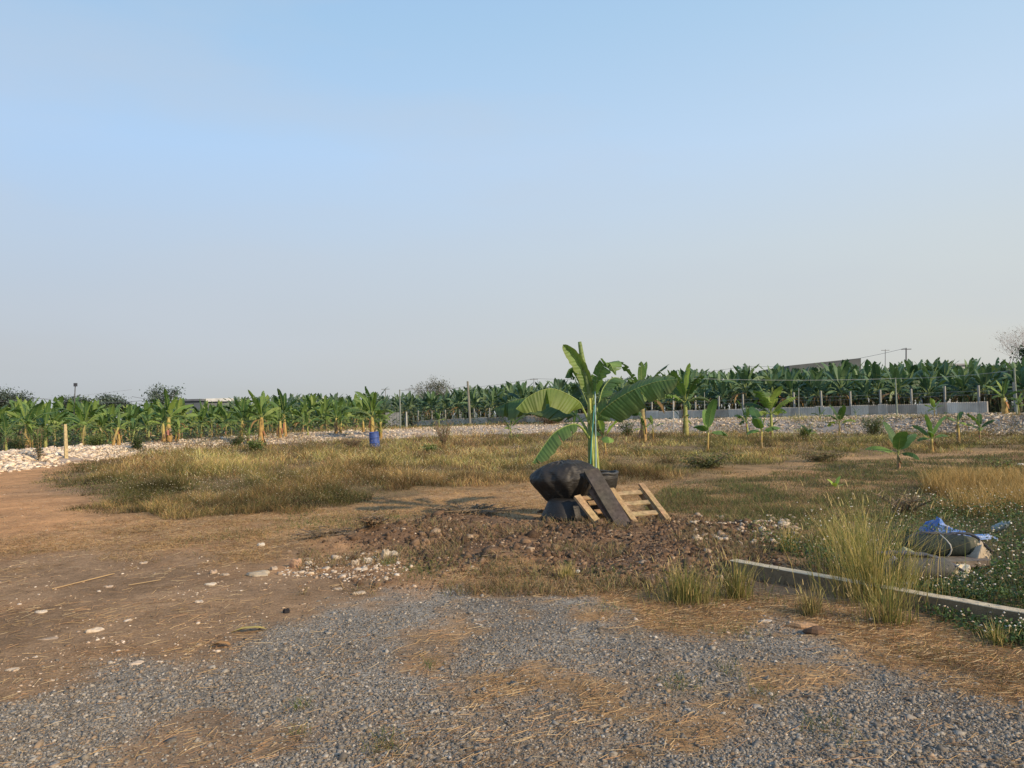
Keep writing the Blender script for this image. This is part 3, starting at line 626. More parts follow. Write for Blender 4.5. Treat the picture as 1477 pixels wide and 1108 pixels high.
tussock(1138, 796, 0.30, 0.16, 380, 'small yellow tussock standing behind the beam on turned earth', YG)
tussock(1168, 888, 0.24, 0.16, 300, 'thin half dry tussock in front of the middle of the beam', [(0.3, 0.22, 0.1), (0.2, 0.19, 0.07)])
tussock(817, 834, 0.15, 0.13, 300, 'little yellow-green tussock in front of the pallet mound', YG)
tussock(1196, 790, 0.36, 0.25, 350, 'loose tussock of pale stems among the weeds behind the beam', YG)
tussock(1438, 930, 0.16, 0.10, 120, 'sprig of yellow-green grass at the lower right edge of the weeds', YG)

# ------------------------------------------------------------------ banana plants
def catmull(cp, n):
    cp = [Vector(c) for c in cp]; cp = [cp[0] * 2 - cp[1]] + cp + [cp[-1] * 2 - cp[-2]]; out = []; k = len(cp) - 3
    for i in range(n):
        u = i / (n - 1) * k; j = min(int(u), k - 1); t = u - j; a, b, c, d = cp[j:j + 4]
        out.append(0.5 * ((2 * b) + (c - a) * t + (2 * a - 5 * b + 4 * c - d) * t * t + (3 * b - a - 3 * c + d) * t ** 3))
    return out
def leaf(mb, rib, pet, side, wl, wr, al, ar, c, rng, torn=0.3, ribr=0.012, na=3, curl=0.35, ribcol=(0.30, 0.36, 0.12), brown=0.0):
    n = len(rib); L = [0]
    for i in range(1, n): L.append(L[-1] + (rib[i] - rib[i - 1]).length)
    side = Vector(side); rnd = rng.random()
    def frame(i):
        t = (rib[min(i + 1, n - 1)] - rib[max(i - 1, 0)]).normalized(); s = (side - t * side.dot(t)).normalized(); return t, s, s.cross(t)
    fr = [frame(i) for i in range(n)]
    if sum(f[2].z for f in fr[pet:]) < 0: fr = [(a, b, -c_) for a, b, c_ in fr]
    def wprof(t): return max(0.0, 1 - abs(2 * (max(t, 0) ** 0.82) - 1) ** 2.8) ** 0.62
    for sg, w0, a0 in ((1, wl, al), (-1, wr, ar)):
        i = pet; 
        while i < n - 1:
            j = i + 1
            while j < n - 1 and rng.random() > torn: j += 1
            da = rng.uniform(-0.35, 0.12) if torn > 0.05 else 0; gsh = rng.uniform(0.82, 1.15); wk = rng.uniform(0.82, 1.03) if torn > 0.05 else 1
            vs = []; cs = []; ls = []
            for r in range(i, j + 1):
                t = (r - pet) / (n - 1 - pet); w = w0 * wprof(t) * wk * (1 + 0.04 * math.sin(r * 2.1 + rnd * 9))
                tn, s, nm = fr[r]
                pin = 0.0
                if torn > 0.05: pin = (0.22 if r == i and i > pet else (-0.22 if r == j and j < n - 1 else 0)) * (L[-1] - L[pet]) / (n - pet)
                p = rib[r].copy(); vs.append(p.copy()); ang = a0 + da; bc = max(0, 1 - brown)
                cs.append(tuple(q * gsh * 1.1 for q in c)); ls.append((L[r], 0.0, rnd))
                for a in range(1, na + 1):
                    v = a / na; aa = ang - curl * v * (1 + 0.3 * math.sin(r * 1.7 + rnd * 5))
                    p = p + (s * sg * math.cos(aa) + nm * math.sin(aa)) * (w / na)
                    vs.append(p + tn * (pin * v + w * 0.22 * v)); k_ = brown * (v ** 2)
                    cs.append(tuple(q * gsh * (1 - k_) + b_ * k_ for q, b_ in zip(c, (0.3, 0.2, 0.09)))); ls.append((L[r], v, rnd))
            m_ = na + 1
            fs = [(r * m_ + a, r * m_ + a + 1, (r + 1) * m_ + a + 1, (r + 1) * m_ + a) for r in range(j - i) for a in range(na)]
            mb.add(vs, fs, cs, ls); i = j
    if ribr > 0:
        rr = [ribr * (1.5 if i < pet else 1.0) * (1 - 0.85 * i / (n - 1)) + 0.001 for i in range(n)]
        mb.tube(rib, rr, 5, ribcol, cap=False)
def arc(base, az, e0, droop, L, n, wob=0.0, rng=random):
    pts = [Vector(base)]; e = e0; az_ = az
    for i in range(n - 1):
        d = Vector((math.cos(az_) * math.cos(e), math.sin(az_) * math.cos(e), math.sin(e))); pts.append(pts[-1] + d * (L / (n - 1)))
        e -= droop / (n - 1) * (0.4 + 1.2 * i / (n - 1)); az_ += wob * rng.uniform(-1, 1)
        e = max(e, -1.45)
    return pts
GL = [(0.10, 0.18, 0.045), (0.06, 0.125, 0.035), (0.135, 0.21, 0.05), (0.045, 0.10, 0.03)]
def banana_parts(H, rng, nleaf=8, stem=0.5, llen=0.52, lwid=0.062, torn=0.6, pal=GL, stemcol=((0.42, 0.22, 0.07), (0.40, 0.34, 0.09)), n=14, na=2, rs=None, dead=0, bare=False, tilt=0.03, spear=True, ribr=None, steep=0):
    """list of (name, MB) in plant space"""
    out = []; hs = H * stem; r_ = rs or H * 0.028; mb = MB(); tx, ty = rng.uniform(-tilt, tilt) * H, rng.uniform(-tilt, tilt) * H
    k = 7; pts = [Vector((tx * (i / k) ** 1.5, ty * (i / k) ** 1.5, -0.06 + (hs + 0.06) * i / k)) for i in range(k + 1)]
    cs = []
    for i in range(k + 1):
        u = i / k; cs.append(tuple(a * (1 - u) + b * u for a, b in zip(stemcol[0], stemcol[1])))
    mb.tube(pts, [r_ * (1.15 - 0.5 * i / k) for i in range(k + 1)], 8, cs)
    # dry sheath strips standing off the stem
    for i in range(5):
        a = rng.uniform(0, 6.28); z = hs * rng.uniform(0.15, 0.9); rr = r_ * 1.05; L_ = hs * rng.uniform(0.15, 0.4)
        p = Vector((tx * (z / hs) ** 1.5 + rr * math.cos(a), ty * (z / hs) ** 1.5 + rr * math.sin(a), z)); w = r_ * 0.5; t = Vector((-math.sin(a), math.cos(a), 0)) * w; o = Vector((math.cos(a), math.sin(a), 0)) * r_ * 0.7
        mb.add([p - t, p + t, p + t * .6 + o - Vector((0, 0, L_)), p - t * .6 + o * 1.3 - Vector((0, 0, L_ * 0.9))], [(0, 1, 2, 3)], tuple(q * rng.uniform(0.5, 1.0) for q in (0.36, 0.23, 0.11)))
    out.append(('stem', mb)); top = pts[-1]; az = rng.uniform(0, 6.28)
    for i in range(nleaf):
        u = (i + 0.5) / nleaf; az += 2.4 + rng.uniform(-0.35, 0.35)
        e0 = R(85 - 60 * u if not steep else 88 - 62 * u ** 1.3) + rng.uniform(-0.12, 0.12); droop = 0.3 + 1.7 * u + rng.uniform(-0.2, 0.35) + (0.9 * u * steep)
        L = H * llen * (0.75 + 0.35 * math.sin(math.pi * min(1, u + 0.2))) * rng.uniform(0.85, 1.1)
        base = top - Vector((0, 0, hs * 0.10 * u)); rib = arc(base, az, e0, droop, L, n, 0.02, rng)
        s = Vector((math.cos(az + math.pi / 2), math.sin(az + math.pi / 2), 0))
        tw = rng.uniform(-0.35, 0.35); s = (s + Vector((0, 0, tw))).normalized()
        fold = rng.uniform(0.15, 0.5) if u < 0.4 else rng.uniform(-0.7, 0.1); c = pal[rng.randrange(len(pal))]
        mb = MB(); w = H * lwid * rng.uniform(0.85, 1.15) * (0.8 if u < 0.2 else 1)
        leaf(mb, rib, max(2, int(n * 0.17)), s, w, w, fold, fold, c, rng, torn * (0.3 + u), ribr or H * 0.005, na, brown=0.25 * (u > 0.7) * rng.random())
        out.append(('leaf', mb))
    if spear:
        mb = MB(); az = rng.uniform(0, 6.28); rib = arc(top, az, R(86), 0.15, H * llen * 0.75, 7, 0, rng)
        mb.tube(rib, [r_ * 0.35 * (1 - 0.12 * i) for i in range(6)] + [0.002], 6, (0.20, 0.28, 0.08)); out.append(('spear_leaf', mb))
    for i in range(dead):
        mb = MB(); az = rng.uniform(0, 6.28); rib = arc(top - Vector((0, 0, hs * 0.1)), az, R(10), 2.6, hs * rng.uniform(0.6, 0.9), 9, 0.05, rng)
        s = Vector((math.cos(az + 1.57), math.sin(az + 1.57), 0)); leaf(mb, rib, 2, s, H * .03, H * .03, -1.0, -1.0, (0.30, 0.19, 0.08), rng, 0.5, H * 0.004, 2, ribcol=(0.3, 0.2, 0.1))
        out.append(('dead_leaf', mb))
    return out
def banana(loc, H, label, seed, group=None, far=False, rz=0.0, **kw):
    rng = random.Random(seed)
    if H > 2.2: kw['nleaf'] = kw.get('nleaf', 8) + 2
    root = empty('banana_plant', loc, label, 'banana plant', group, rz)
    parts = banana_parts(H, rng, **kw); zm = max(v[2] for nm, mb in parts for v in mb.v); f = H / zm
    for nm, mb in parts:
        mb.v = [(v[0] * f, v[1] * f, v[2] * f) for v in mb.v]
        mb.build(nm, M_STEM if nm == 'stem' else (M_LEAFFAR if far else M_LEAF), root, smooth=True)
    # side shoots rising from the same root
    for q_ in range(rng.choice((1, 2, 2, 3)) if H > 2.2 else 0):
        a_ = rng.uniform(0, 6.28); rr_o = rng.uniform(.3, .85); ox, oy = math.cos(a_) * rr_o, math.sin(a_) * rr_o; mb = MB()
        for nm, m_ in banana_parts(H * rng.uniform(.3, .55), rng, nleaf=4, stem=.4, pal=kw.get('pal', GL), llen=.6, n=9):
            b_ = len(mb.v); mb.v += [(v[0] + ox, v[1] + oy, v[2]) for v in m_.v]; mb.f += [[b_ + i for i in f_] for f_ in m_.f]; mb.c += m_.c; mb.l += m_.l
        mb.build('side_shoot', M_LEAF, root, smooth=True)
    return root
def plant_at(px, ytop, d, **kw):        # height from the photo top, foot on the ground
    g = P(px, 600, d); z = hz(g.x, g.y); top = P(px, ytop, d).z
    return Vector((g.x, g.y, z)), top - z
YST = ((0.36, 0.20, 0.075), (0.38, 0.33, 0.10)); GST = ((0.30, 0.27, 0.09), (0.26, 0.32, 0.09)); BR = ((0.26, 0.17, 0.10), (0.30, 0.27, 0.10))
LL = [(0.14, 0.23, 0.05), (0.08, 0.15, 0.04), (0.20, 0.28, 0.06), (0.055, 0.115, 0.035)]
# (px, top y, distance, kwargs, label)
mid = [
 (40, 570, 42, dict(nleaf=8, stem=0.5, stemcol=YST, rs=0.17), 'banana plant with thick orange stem at far left, left of the wooden post'),
 (9, 596, 40, dict(nleaf=5, stem=0.4, stemcol=GST), 'short banana plant at the very left edge of the view'),
 (66, 576, 44, dict(nleaf=7, stem=0.4, stemcol=GST), 'upright leafy banana plant just left of the wooden post'),
 (119, 576, 46, dict(nleaf=6, stem=0.42, stemcol=BR), 'banana plant with one leaf sticking up, right of the wooden post and thin lamp pole'),
 (163, 590, 41, dict(nleaf=5, stem=0.55, stemcol=YST, rs=0.09, tilt=0.12), 'leaning banana plant with slim yellow stem above the rubble, left one of the pair'),
 (171, 596, 42, dict(nleaf=4, stem=0.6, stemcol=YST, rs=0.12, dead=2), 'banana plant with dried orange leaves, right one of the pair above the rubble'),
 (190, 602, 42, dict(nleaf=5, stem=0.45, stemcol=GST, tilt=0.1), 'small bent banana plant left of the dark bush on the rubble'),
 (215, 588, 46, dict(nleaf=6, stem=0.45, stemcol=GST), 'green banana plant behind the dark bush, left of the tall twin stems'),
 (236, 584, 43, dict(nleaf=5, stem=0.5, stemcol=YST, rs=0.10), 'lower stem of the twin yellow banana stems at the rubble edge'),
 (244, 560, 43.5, dict(nleaf=9, stem=0.42, stemcol=YST, rs=0.14, llen=0.5), 'tallest banana plant of the left group, on a bright yellow stem'),
 (348, 572, 45, dict(nleaf=7, stem=0.42, stemcol=YST, rs=0.1), 'banana plant with short orange stem by the bush beside the tall orange one'),
 (376, 562, 44, dict(nleaf=9, stem=0.5, stemcol=((0.36, 0.19, 0.08), (0.42, 0.29, 0.09)), rs=0.17, llen=0.5, dead=2), 'tall banana plant with thick shaggy orange stem left of the blue barrel'),
 (404, 584, 49, dict(nleaf=5, stem=0.5, stemcol=YST, rs=0.11), 'slim yellow-stemmed banana plant tucked behind the second tall one'),
 (411, 560, 50, dict(nleaf=9, stem=0.42, stemcol=YST, rs=0.11), 'second tall banana plant, right of the shaggy orange stem'),
 (444, 592, 51, dict(nleaf=6, stem=0.3, stemcol=GST), 'low bright banana plant standing in the gap left of the barrel'),
 (484, 576, 53, dict(nleaf=7, stem=0.45, stemcol=YST, rs=0.1), 'banana plant with paired yellow stems behind the brush heap'),
 (491, 594, 54, dict(nleaf=4, stem=0.5, stemcol=YST, rs=0.1), 'smaller stem hugging the paired yellow plant behind the brush heap'),
 (524, 590, 54, dict(nleaf=4, stem=0.5, stemcol=YST, rs=0.09), 'thin stem immediately left of the banana plant above the barrel'),
 (536, 557, 50, dict(nleaf=9, stem=0.38, stemcol=YST, rs=0.13, llen=0.5), 'open fan-shaped banana plant right above the blue barrel'),
 (548, 586, 52, dict(nleaf=5, stem=0.45, stemcol=YST, rs=0.12), 'short banana plant immediately right of the one above the barrel'),
 (633, 592, 62, dict(nleaf=5, stem=0.3, stemcol=GST), 'faint green banana plant under the bare tree behind the dry shrub'),
 (928, 520, 38.5, dict(nleaf=8, stem=0.50, stemcol=BR, rs=0.12, dead=2, tilt=0.02, llen=0.42), 'tall banana plant with brown dried trunk just right of the foreground plant'),
 (989, 524, 44, dict(nleaf=9, stem=0.42, stemcol=GST, rs=0.13, llen=0.5), 'tall banana plant with arching leaves in front of the fence, right of centre'),
 (872, 590, 26, dict(nleaf=4, stem=0.42, stemcol=YST, rs=0.05, llen=0.8, lwid=0.14, torn=0.1), 'small banana plant half hidden behind the foreground one'),
 (1019, 576, 28, dict(nleaf=4, stem=0.40, stemcol=YST, rs=0.055, llen=0.75, lwid=0.13, torn=0.06), 'young banana plant with bright upright leaf and yellow stem near centre right'),
 (1096, 584, 28.5, dict(nleaf=5, stem=0.40, stemcol=YST, rs=0.055, llen=0.70, lwid=0.12, torn=0.1), 'young slim-stemmed banana plant left of the taller pale one by the rubble'),
 (1112, 552, 38, dict(nleaf=8, stem=0.40, stemcol=GST, llen=0.5, lwid=0.09), 'pale feathery banana plant standing behind the slim-stemmed one'),
 (1078, 576, 40, dict(nleaf=6, stem=0.35, stemcol=GST, llen=0.5, lwid=0.09), 'narrow-leaved banana plant left of the pale feathery one'),
 (1166, 604, 34, dict(nleaf=4, stem=0.3, stemcol=GST, llen=0.6), 'tiny yellow banana shoot at the front of the rubble'),
 (1183, 586, 46, dict(nleaf=4, stem=0.3, stemcol=GST, llen=0.6), 'small drooping banana plant left of the dark fan against the sheet fence'),
 (1210, 584, 40, dict(nleaf=6, stem=0.3, stemcol=BR, llen=0.62, lwid=0.09), 'dark fan-shaped banana plant standing on the rubble'),
 (1235, 586, 47, dict(nleaf=4, stem=0.35, stemcol=GST, llen=0.5), 'little bright banana shoot against the foot of the sheet fence'),
 (1348, 574, 44, dict(nleaf=7, stem=0.3, stemcol=BR, llen=0.55, lwid=0.09), 'dark drooping banana plant on the rubble before the sheet fence'),
 (1293, 608, 18.8, dict(nleaf=5, stem=0.34, stemcol=BR, rs=0.04, llen=0.80, lwid=0.135, torn=0.06), 'young banana plant with broad bright leaves and one lying low, nearest of the right pair'),
 (1342, 597, 25, dict(nleaf=6, stem=0.40, stemcol=YST, rs=0.07, llen=0.74, lwid=0.12, torn=0.08), 'young banana plant with four spread leaves and thick yellow stem, farther of the right pair'),
 (1381, 594, 29, dict(nleaf=3, stem=0.6, stemcol=YST, rs=0.055, llen=0.35, lwid=0.09, torn=0.2, dead=1), 'thin pale-stemmed banana plant almost without leaves at right'),
 (1412, 596, 31, dict(nleaf=5, stem=0.3, stemcol=BR, llen=0.5, dead=3, lwid=0.08), 'withered brown banana plant right of the thin pale stem'),
 (1450, 546, 42, dict(nleaf=8, stem=0.40, stemcol=YST, rs=0.13, llen=0.48), 'tall banana plant with drooping leaves beside the right edge pole'),
 (1470, 566, 46, dict(nleaf=7, stem=0.40, stemcol=GST, llen=0.5), 'bushy banana plant cut by the right edge of the view'),
 (737, 592, 48, dict(nleaf=6, stem=0.25, stemcol=GST, llen=0.6), 'small light green banana plant on the rubble left of the foreground plant'),
 (826, 586, 50, dict(nleaf=6, stem=0.25, stemcol=GST, llen=0.6), 'small banana plant on the rubble seen just left of the foreground stem'),
]
for i, (px, yt, d, kw, lab) in enumerate(mid):
    loc, H = plant_at(px, yt, d); kw = dict(kw); kw.setdefault('pal', [tuple(q * 1.3 for q in c_) for c_ in LL] if d < 30 else LL if d < 48 else GL)
    H = H * 1.0
    banana(loc, H, lab, 100 + i, **kw)

# tiny seedling in the grass
c = at(1205, 704); root = empty('banana_seedling', c, 'tiny lime green seedling alone in the short grass', 'seedling')
rng = random.Random(5)
for k in range(4):
    mb = MB(); az = k * 1.9 + 0.4; rib = arc((0, 0, 0), az, R(70 - 12 * k), 0.7, 0.27 - 0.03 * k, 8, 0, rng)
    leaf(mb, rib, 1, (math.cos(az + 1.57), math.sin(az + 1.57), 0), 0.045, 0.045, 0.3, 0.3, (0.36, 0.48, 0.08), rng, 0, 0.004, 2); mb.build('leaf', M_LEAF, root, smooth=True)

# ------------------------------------------------------------------ orchard: variants copied
def variant(seed, H, **kw):
    rng = random.Random(seed); st = MB(); cr = MB()
    for nm, mb in banana_parts(H, rng, **kw):
        t = st if nm == 'stem' else cr; b = len(t.v); t.v += mb.v; t.f += [[b + i for i in f] for f in mb.f]; t.c += mb.c; t.l += mb.l
    return st, cr
HZ = [(0.085, 0.15, 0.072), (0.11, 0.18, 0.085), (0.065, 0.12, 0.066), (0.15, 0.215, 0.10), (0.05, 0.095, 0.055)]  # orchard greens with the haze of distance mixed into the palette
protos = []
for i in range(8):
    st, cr = variant(500 + i, 5.2, nleaf=14, stem=0.47, llen=0.50, lwid=0.062, torn=0.5, pal=HZ, stemcol=((0.07, 0.06, 0.035), (0.09, 0.10, 0.045)), n=9, na=1, rs=0.12, ribr=0.016, dead=2, steep=1)
    zm = max(v[2] for v in cr.v); st.zm = zm; protos.append((st, cr))
for i in range(6):
    st, cr = variant(700 + i, 4.2, nleaf=13, stem=0.36, llen=0.52, lwid=0.075, torn=0.5, pal=[(0.13, 0.20, 0.05), (0.08, 0.145, 0.04), (0.055, 0.11, 0.035), (0.18, 0.24, 0.06)], stemcol=((0.22, 0.15, 0.07), (0.20, 0.22, 0.07)), n=9, na=1, rs=0.10, ribr=0.014, dead=1, steep=1)
    st.zm = max(v[2] for v in cr.v); protos.append((st, cr))
proto_obj = []
def orchard_plant(k, loc, sc, rz, label, group):
    while len(proto_obj) <= k: proto_obj.append(None)
    if proto_obj[k] is None:
        st, cr = protos[k]; root = empty('orchard_banana_plant', loc, label, 'banana plant', group, rz)
        a = st.build('stem', M_STEM, root, smooth=True); b = cr.build('leaf_crown', M_LEAFFAR, root, smooth=True); proto_obj[k] = (root, a, b)
    else:
        r_, a, b = proto_obj[k]; root = r_.copy(); col.objects.link(root); root.location = loc; root.rotation_euler = (0, 0, rz)
        for o in (a, b):
            c = o.copy(); col.objects.link(c); c.parent = root
        root['label'] = label; root['group'] = group
    root.scale = (sc, sc, sc); return root
A = P(575, 600, 104); B = P(1500, 600, 62); A = Vector((A.x, A.y, 0)); B = Vector((B.x, B.y, 0)); WD = (B - A).normalized(); WN = Vector((-WD.y, WD.x, 0))
rng = random.Random(33); cand = []
# height wanted along the fence so the tree line matches: distance from A
def want(px): return np.interp(px, [0, 250, 560, 700, 860, 1000, 1100, 1300, 1477], [578, 578, 572, 559, 547, 536, 529, 523, 522])
LAB_R = 'tall banana plant packed in the dense orchard rows behind the grey sheet fence'
LAB_L = 'banana plant in the dark leafy rows filling the left behind the rubble strip'
for row in range(9):
    for k in range(-22, 36):
        s = k * 2.35 + rng.uniform(-0.5, 0.5); p = A + WD * s + WN * (2.4 + row * 2.3 + rng.uniform(-0.5, 0.5))
        if p.y < 20: continue
        cand.append((p, 0, row))
gxy = [(x_ + rng.uniform(-.8, .8), y_ + rng.uniform(-.9, .9)) for x_ in np.arange(-78, -2, 2.5) for y_ in np.arange(30, 112, 3.0)]
_g = np.array(gxy); _d = sdist(Z_BEHIND, _g[:, 0], _g[:, 1])
for (x_, y_), dd in zip(gxy, _d):
    if 1.5 < dd < 26: cand.append((Vector((x_, y_, 0)), 1, int(dd / 3)))
sel = []
for p, side, row in cand:
    px, py = pix_np(p.x, p.y, 1.6); px = float(px)
    if px < -70 or px > 1560: continue
    if side == 1 and px > 545: continue
    if side == 0 and px < 555 and p.y < 70: continue
    sel.append((p.y, p, side, px, row))
sel.sort(key=lambda t: t[0] + t[4] * 2)
rest = []
for i, (yk, p, side, px, row) in enumerate(sel):
    z = hz(p.x, p.y); wy = float(want(px)) + rng.uniform(-8, 20) ; top = P(px, wy, p.y).z
    if side == 1: top = min(top, 4.0 + rng.uniform(0, 1.2))
    else: top = min(top, 7.0)
    kk = rng.randrange(8) if side == 0 else 8 + rng.randrange(6); sc = (top - z) / protos[kk][0].zm
    a = (kk, Vector((p.x, p.y, z)), max(0.45, sc), rng.uniform(0, 6.28))
    if i < 296: orchard_plant(*a, LAB_R if side == 0 else LAB_L, 'orchard rows behind the sheet fence' if side == 0 else 'leafy rows behind the rubble strip at left')
    else: rest.append(a)
# the rest of the orchard plus rows farther back, as one mass
for row in range(3, 22):
    for k in range(-30, 40):
        if rng.random() < 0.5: continue
        s = k * 3.1 + rng.uniform(-1, 1); p = A + WD * s + WN * (20 + row * 3.2 + rng.uniform(-1, 1))
        px, py = pix_np(p.x, p.y, 1.6); px = float(px)
        if -60 < px < 1540 and p.y > 60 and p.y < 165:
            wy = float(want(px)) + rng.uniform(0, 8); top = min(P(px, wy, p.y).z, 7.5)
            kk = rng.randrange(8); rest.append((kk, Vector((p.x, p.y, 0.2)), max(0.5, top / protos[kk][0].zm), rng.uniform(0, 6.28)))
Vs = []; Qs = []; Ts = []; Cs = []; off = 0
for (k, loc, sc, rz) in rest:
    st, cr = protos[k]
    for t in (st, cr):
        if not hasattr(t, 'np'):
            t.np = (np.array(t.v), np.array([f for f in t.f if len(f) == 4]), np.array(t.c))
        v, f, c = t.np; cs_, sn = math.cos(rz), math.sin(rz)
        V = np.stack([v[:, 0] * cs_ - v[:, 1] * sn, v[:, 0] * sn + v[:, 1] * cs_, v[:, 2]], -1) * sc + np.array(loc)
        hazy = min(0.6, max(0, (loc.y - 80) / 160)); Vs.append(V); Qs.append(f + off); Cs.append(c * (1 - hazy) + np.array([0.14, 0.17, 0.15]) * hazy); off += len(v)  # haze painted in: colours blend to grey-green with distance
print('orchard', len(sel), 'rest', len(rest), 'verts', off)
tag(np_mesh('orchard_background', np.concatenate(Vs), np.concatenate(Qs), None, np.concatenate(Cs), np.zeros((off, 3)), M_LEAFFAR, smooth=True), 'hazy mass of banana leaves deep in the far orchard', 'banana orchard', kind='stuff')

# underbrush below the orchard rows
def underbrush():
    n = 60000; px = RNG.uniform(-80, 1560, n); xs = []; 
    x = RNG.uniform(-65, 62, n * 4); y = RNG.uniform(24, 125, n * 4)
    k = (np.abs(x / y) < 0.74) & (RNG.uniform(0, 1, n * 4) < (50 / np.maximum(y, 50)) ** 1.5); x, y = x[k], y[k]; dd = sdist(Z_BEHIND, x, y); k = (dd > -0.5) & (dd < 40); x, y, dd = x[k], y[k], dd[k]; n = len(x)
    bx, _ = pix_np(x, y, np.zeros(n)); lef = bx < 560
    hgt = np.where(lef, 1.5, np.where(dd > 9, 2.4, 0.4)) * (0.4 + fbm(x, y, 0.4, 3, 91)) * RNG.uniform(0, 1, n)
    p = pos3(x, y); p[:, 2] += hgt
    V, Q, C = cards_arrays(p, RNG.uniform(0.12, 0.34, n), pick([(0.045, 0.075, 0.03), (0.08, 0.12, 0.04), (0.14, 0.16, 0.055), (0.20, 0.16, 0.08)], n, [0.42, 0.33, 0.15, 0.1]) * np.where(lef, 1.6, 1.0)[:, None], 0.4, 0.6)
    tag(np_mesh('underbrush', V, Q, None, C, None, M_WEED), 'tangled dark undergrowth between the rubble strip and the banana rows', 'undergrowth', kind='stuff')
underbrush()

# ------------------------------------------------------------------ shrubs
def shrub(px, py_base, d, h, w, label, pal, n=1600, leafsz=0.06, name='shrub', sparse=False, stems=8, cat='bush'):
    g = P(px, 600, d); c = Vector((g.x, g.y, hz(g.x, g.y))); root = empty(name, c, label, cat)
    mb = MB(); rngs = random.Random(int(px * 7)); tips = []
    for i in range(stems):
        a = rngs.uniform(0, 6.28); L = h * rngs.uniform(0.6, 1.05); sp = w * 0.5 * rngs.uniform(0.2, 1.0)
        pts = [Vector((0, 0, 0)), Vector((math.cos(a) * sp * .4, math.sin(a) * sp * .4, L * .5)), Vector((math.cos(a) * sp, math.sin(a) * sp, L))]
        mb.tube(pts, [0.018, 0.012, 0.004], 4, (0.2, 0.14, 0.09)); tips.append(pts)
        for q_ in range(3):
            t = pts[1].lerp(pts[2], rngs.random()); a2 = rngs.uniform(0, 6.28); mb.tube([t, t + Vector((math.cos(a2) * w * .18, math.sin(a2) * w * .18, h * .18))], [0.008, 0.003], 3, (0.22, 0.16, 0.1))
    mb.build('stems', M_BARK, root)
    if n:
        i = RNG.integers(0, stems, n); u = RNG.uniform(0.15, 1, n)
        pa = np.array([[list(q) for q in t] for t in tips]); a = pa[i]
        base = np.where((u < .5)[:, None], a[:, 0] + (a[:, 1] - a[:, 0]) * (u * 2)[:, None], a[:, 1] + (a[:, 2] - a[:, 1]) * (u * 2 - 1)[:, None])
        pos = base + RNG.normal(0, 1, (n, 3)) * [w * .13, w * .13, h * .07]; pos[:, 2] = np.abs(pos[:, 2])
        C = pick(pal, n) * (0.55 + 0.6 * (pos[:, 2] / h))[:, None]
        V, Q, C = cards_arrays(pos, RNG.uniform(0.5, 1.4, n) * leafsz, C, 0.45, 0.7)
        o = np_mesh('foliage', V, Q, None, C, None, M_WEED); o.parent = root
    return root
DGR = [(0.04, 0.07, 0.025), (0.065, 0.10, 0.03), (0.10, 0.14, 0.045)]; LGR = [(0.12, 0.17, 0.045), (0.20, 0.24, 0.07), (0.09, 0.13, 0.04)]
shrub(198, 655, 38, 0.75, 1.0, 'round dark bush growing on the rubble right of the wooden post', DGR, 2200, 0.07)
shrub(56, 662, 30, 1.35, 0.55, 'thin dark sapling on a small dirt mound at far left', DGR, 700, 0.075, name='sapling', stems=5)
shrub(338, 640, 41, 0.75, 1.0, 'dark bush at the rubble edge left of the shaggy orange banana stem', DGR, 1800, 0.07)
shrub(138, 633, 41, 0.8, 1.6, 'low bright green bush behind the rubble, right of the wooden post', LGR, 2000, 0.09)
shrub(28, 640, 38, 0.8, 1.5, 'dark low bush at the foot of the far left banana plant', DGR, 1600, 0.08)
shrub(370, 645, 36, 0.55, 1.2, 'bright leafy ground plant below the shaggy orange stem', LGR, 900, 0.12)
shrub(1258, 620, 37, 1.0, 1.25, 'rounded grey-green bush in the middle of the right rubble', [(0.10, 0.14, 0.06), (0.16, 0.19, 0.08)], 2200, 0.08)
shrub(1160, 618, 35, 0.6, 0.9, 'low light green plant before the right rubble', LGR, 700, 0.11)
shrub(858, 604, 44, 1.0, 1.6, 'leafy bush behind the foreground plant on the rubble', DGR, 1500, 0.10)
shrub(905, 604, 46, 0.9, 1.2, 'sprawling light bush between foreground plant and brown trunk', LGR, 900, 0.10)
shrub(508, 640, 36, 0.55, 1.2, 'heap of dead brown brush leaning on the blue barrel', [(0.26, 0.18, 0.12), (0.18, 0.13, 0.08), (0.12, 0.12, 0.05)], 900, 0.07, name='brush_heap', stems=34, cat='brush')
shrub(640, 640, 34, 1.25, 1.1, 'tall straggly yellow shrub with bare dead stems in the field', [(0.26, 0.25, 0.09), (0.36, 0.30, 0.14), (0.2, 0.2, 0.08)], 700, 0.07, stems=22)
shrub(622, 648, 31, 0.35, 0.9, 'small bright green plant left of the straggly shrub', LGR, 350, 0.13, name='weed_plant', cat='weed')
shrub(744, 622, 42, 0.4, 1.5, 'green low patch of plants at the front of the rubble, left of the foreground plant', LGR, 700, 0.08)
shrub(795, 600, 62, 1.1, 3.4, 'dry pinkish heap of brush behind the rubble strip', [(0.34, 0.24, 0.16), (0.27, 0.19, 0.12)], 2600, 0.14, name='brush_pile', stems=20, cat='brush')
shrub(1352, 745, 8.9, 0.16, 0.7, 'dark green weed clump under the golden grass', DGR, 1200, 0.03, name='weed_clump', cat='weed')
shrub(1440, 665, 17, 0.30, 0.7, 'leafy green weed at the right edge beyond the golden grass', LGR, 500, 0.06, name='weed_clump', cat='weed')
shrub(1302, 722, 11, 0.3, 0.8, 'dull pinkish brush clump left of the golden grass', [(0.34, 0.25, 0.16), (0.2, 0.17, 0.09)], 900, 0.03, name='brush_clump', cat='brush', stems=20)
shrub(1020, 668, 20, 0.38, 1.6, 'dome of olive grass in front of the young bright banana plant', [(0.17, 0.17, 0.06), (0.11, 0.13, 0.045)], 2600, 0.06, name='grass_dome', cat='grass clump', stems=20)
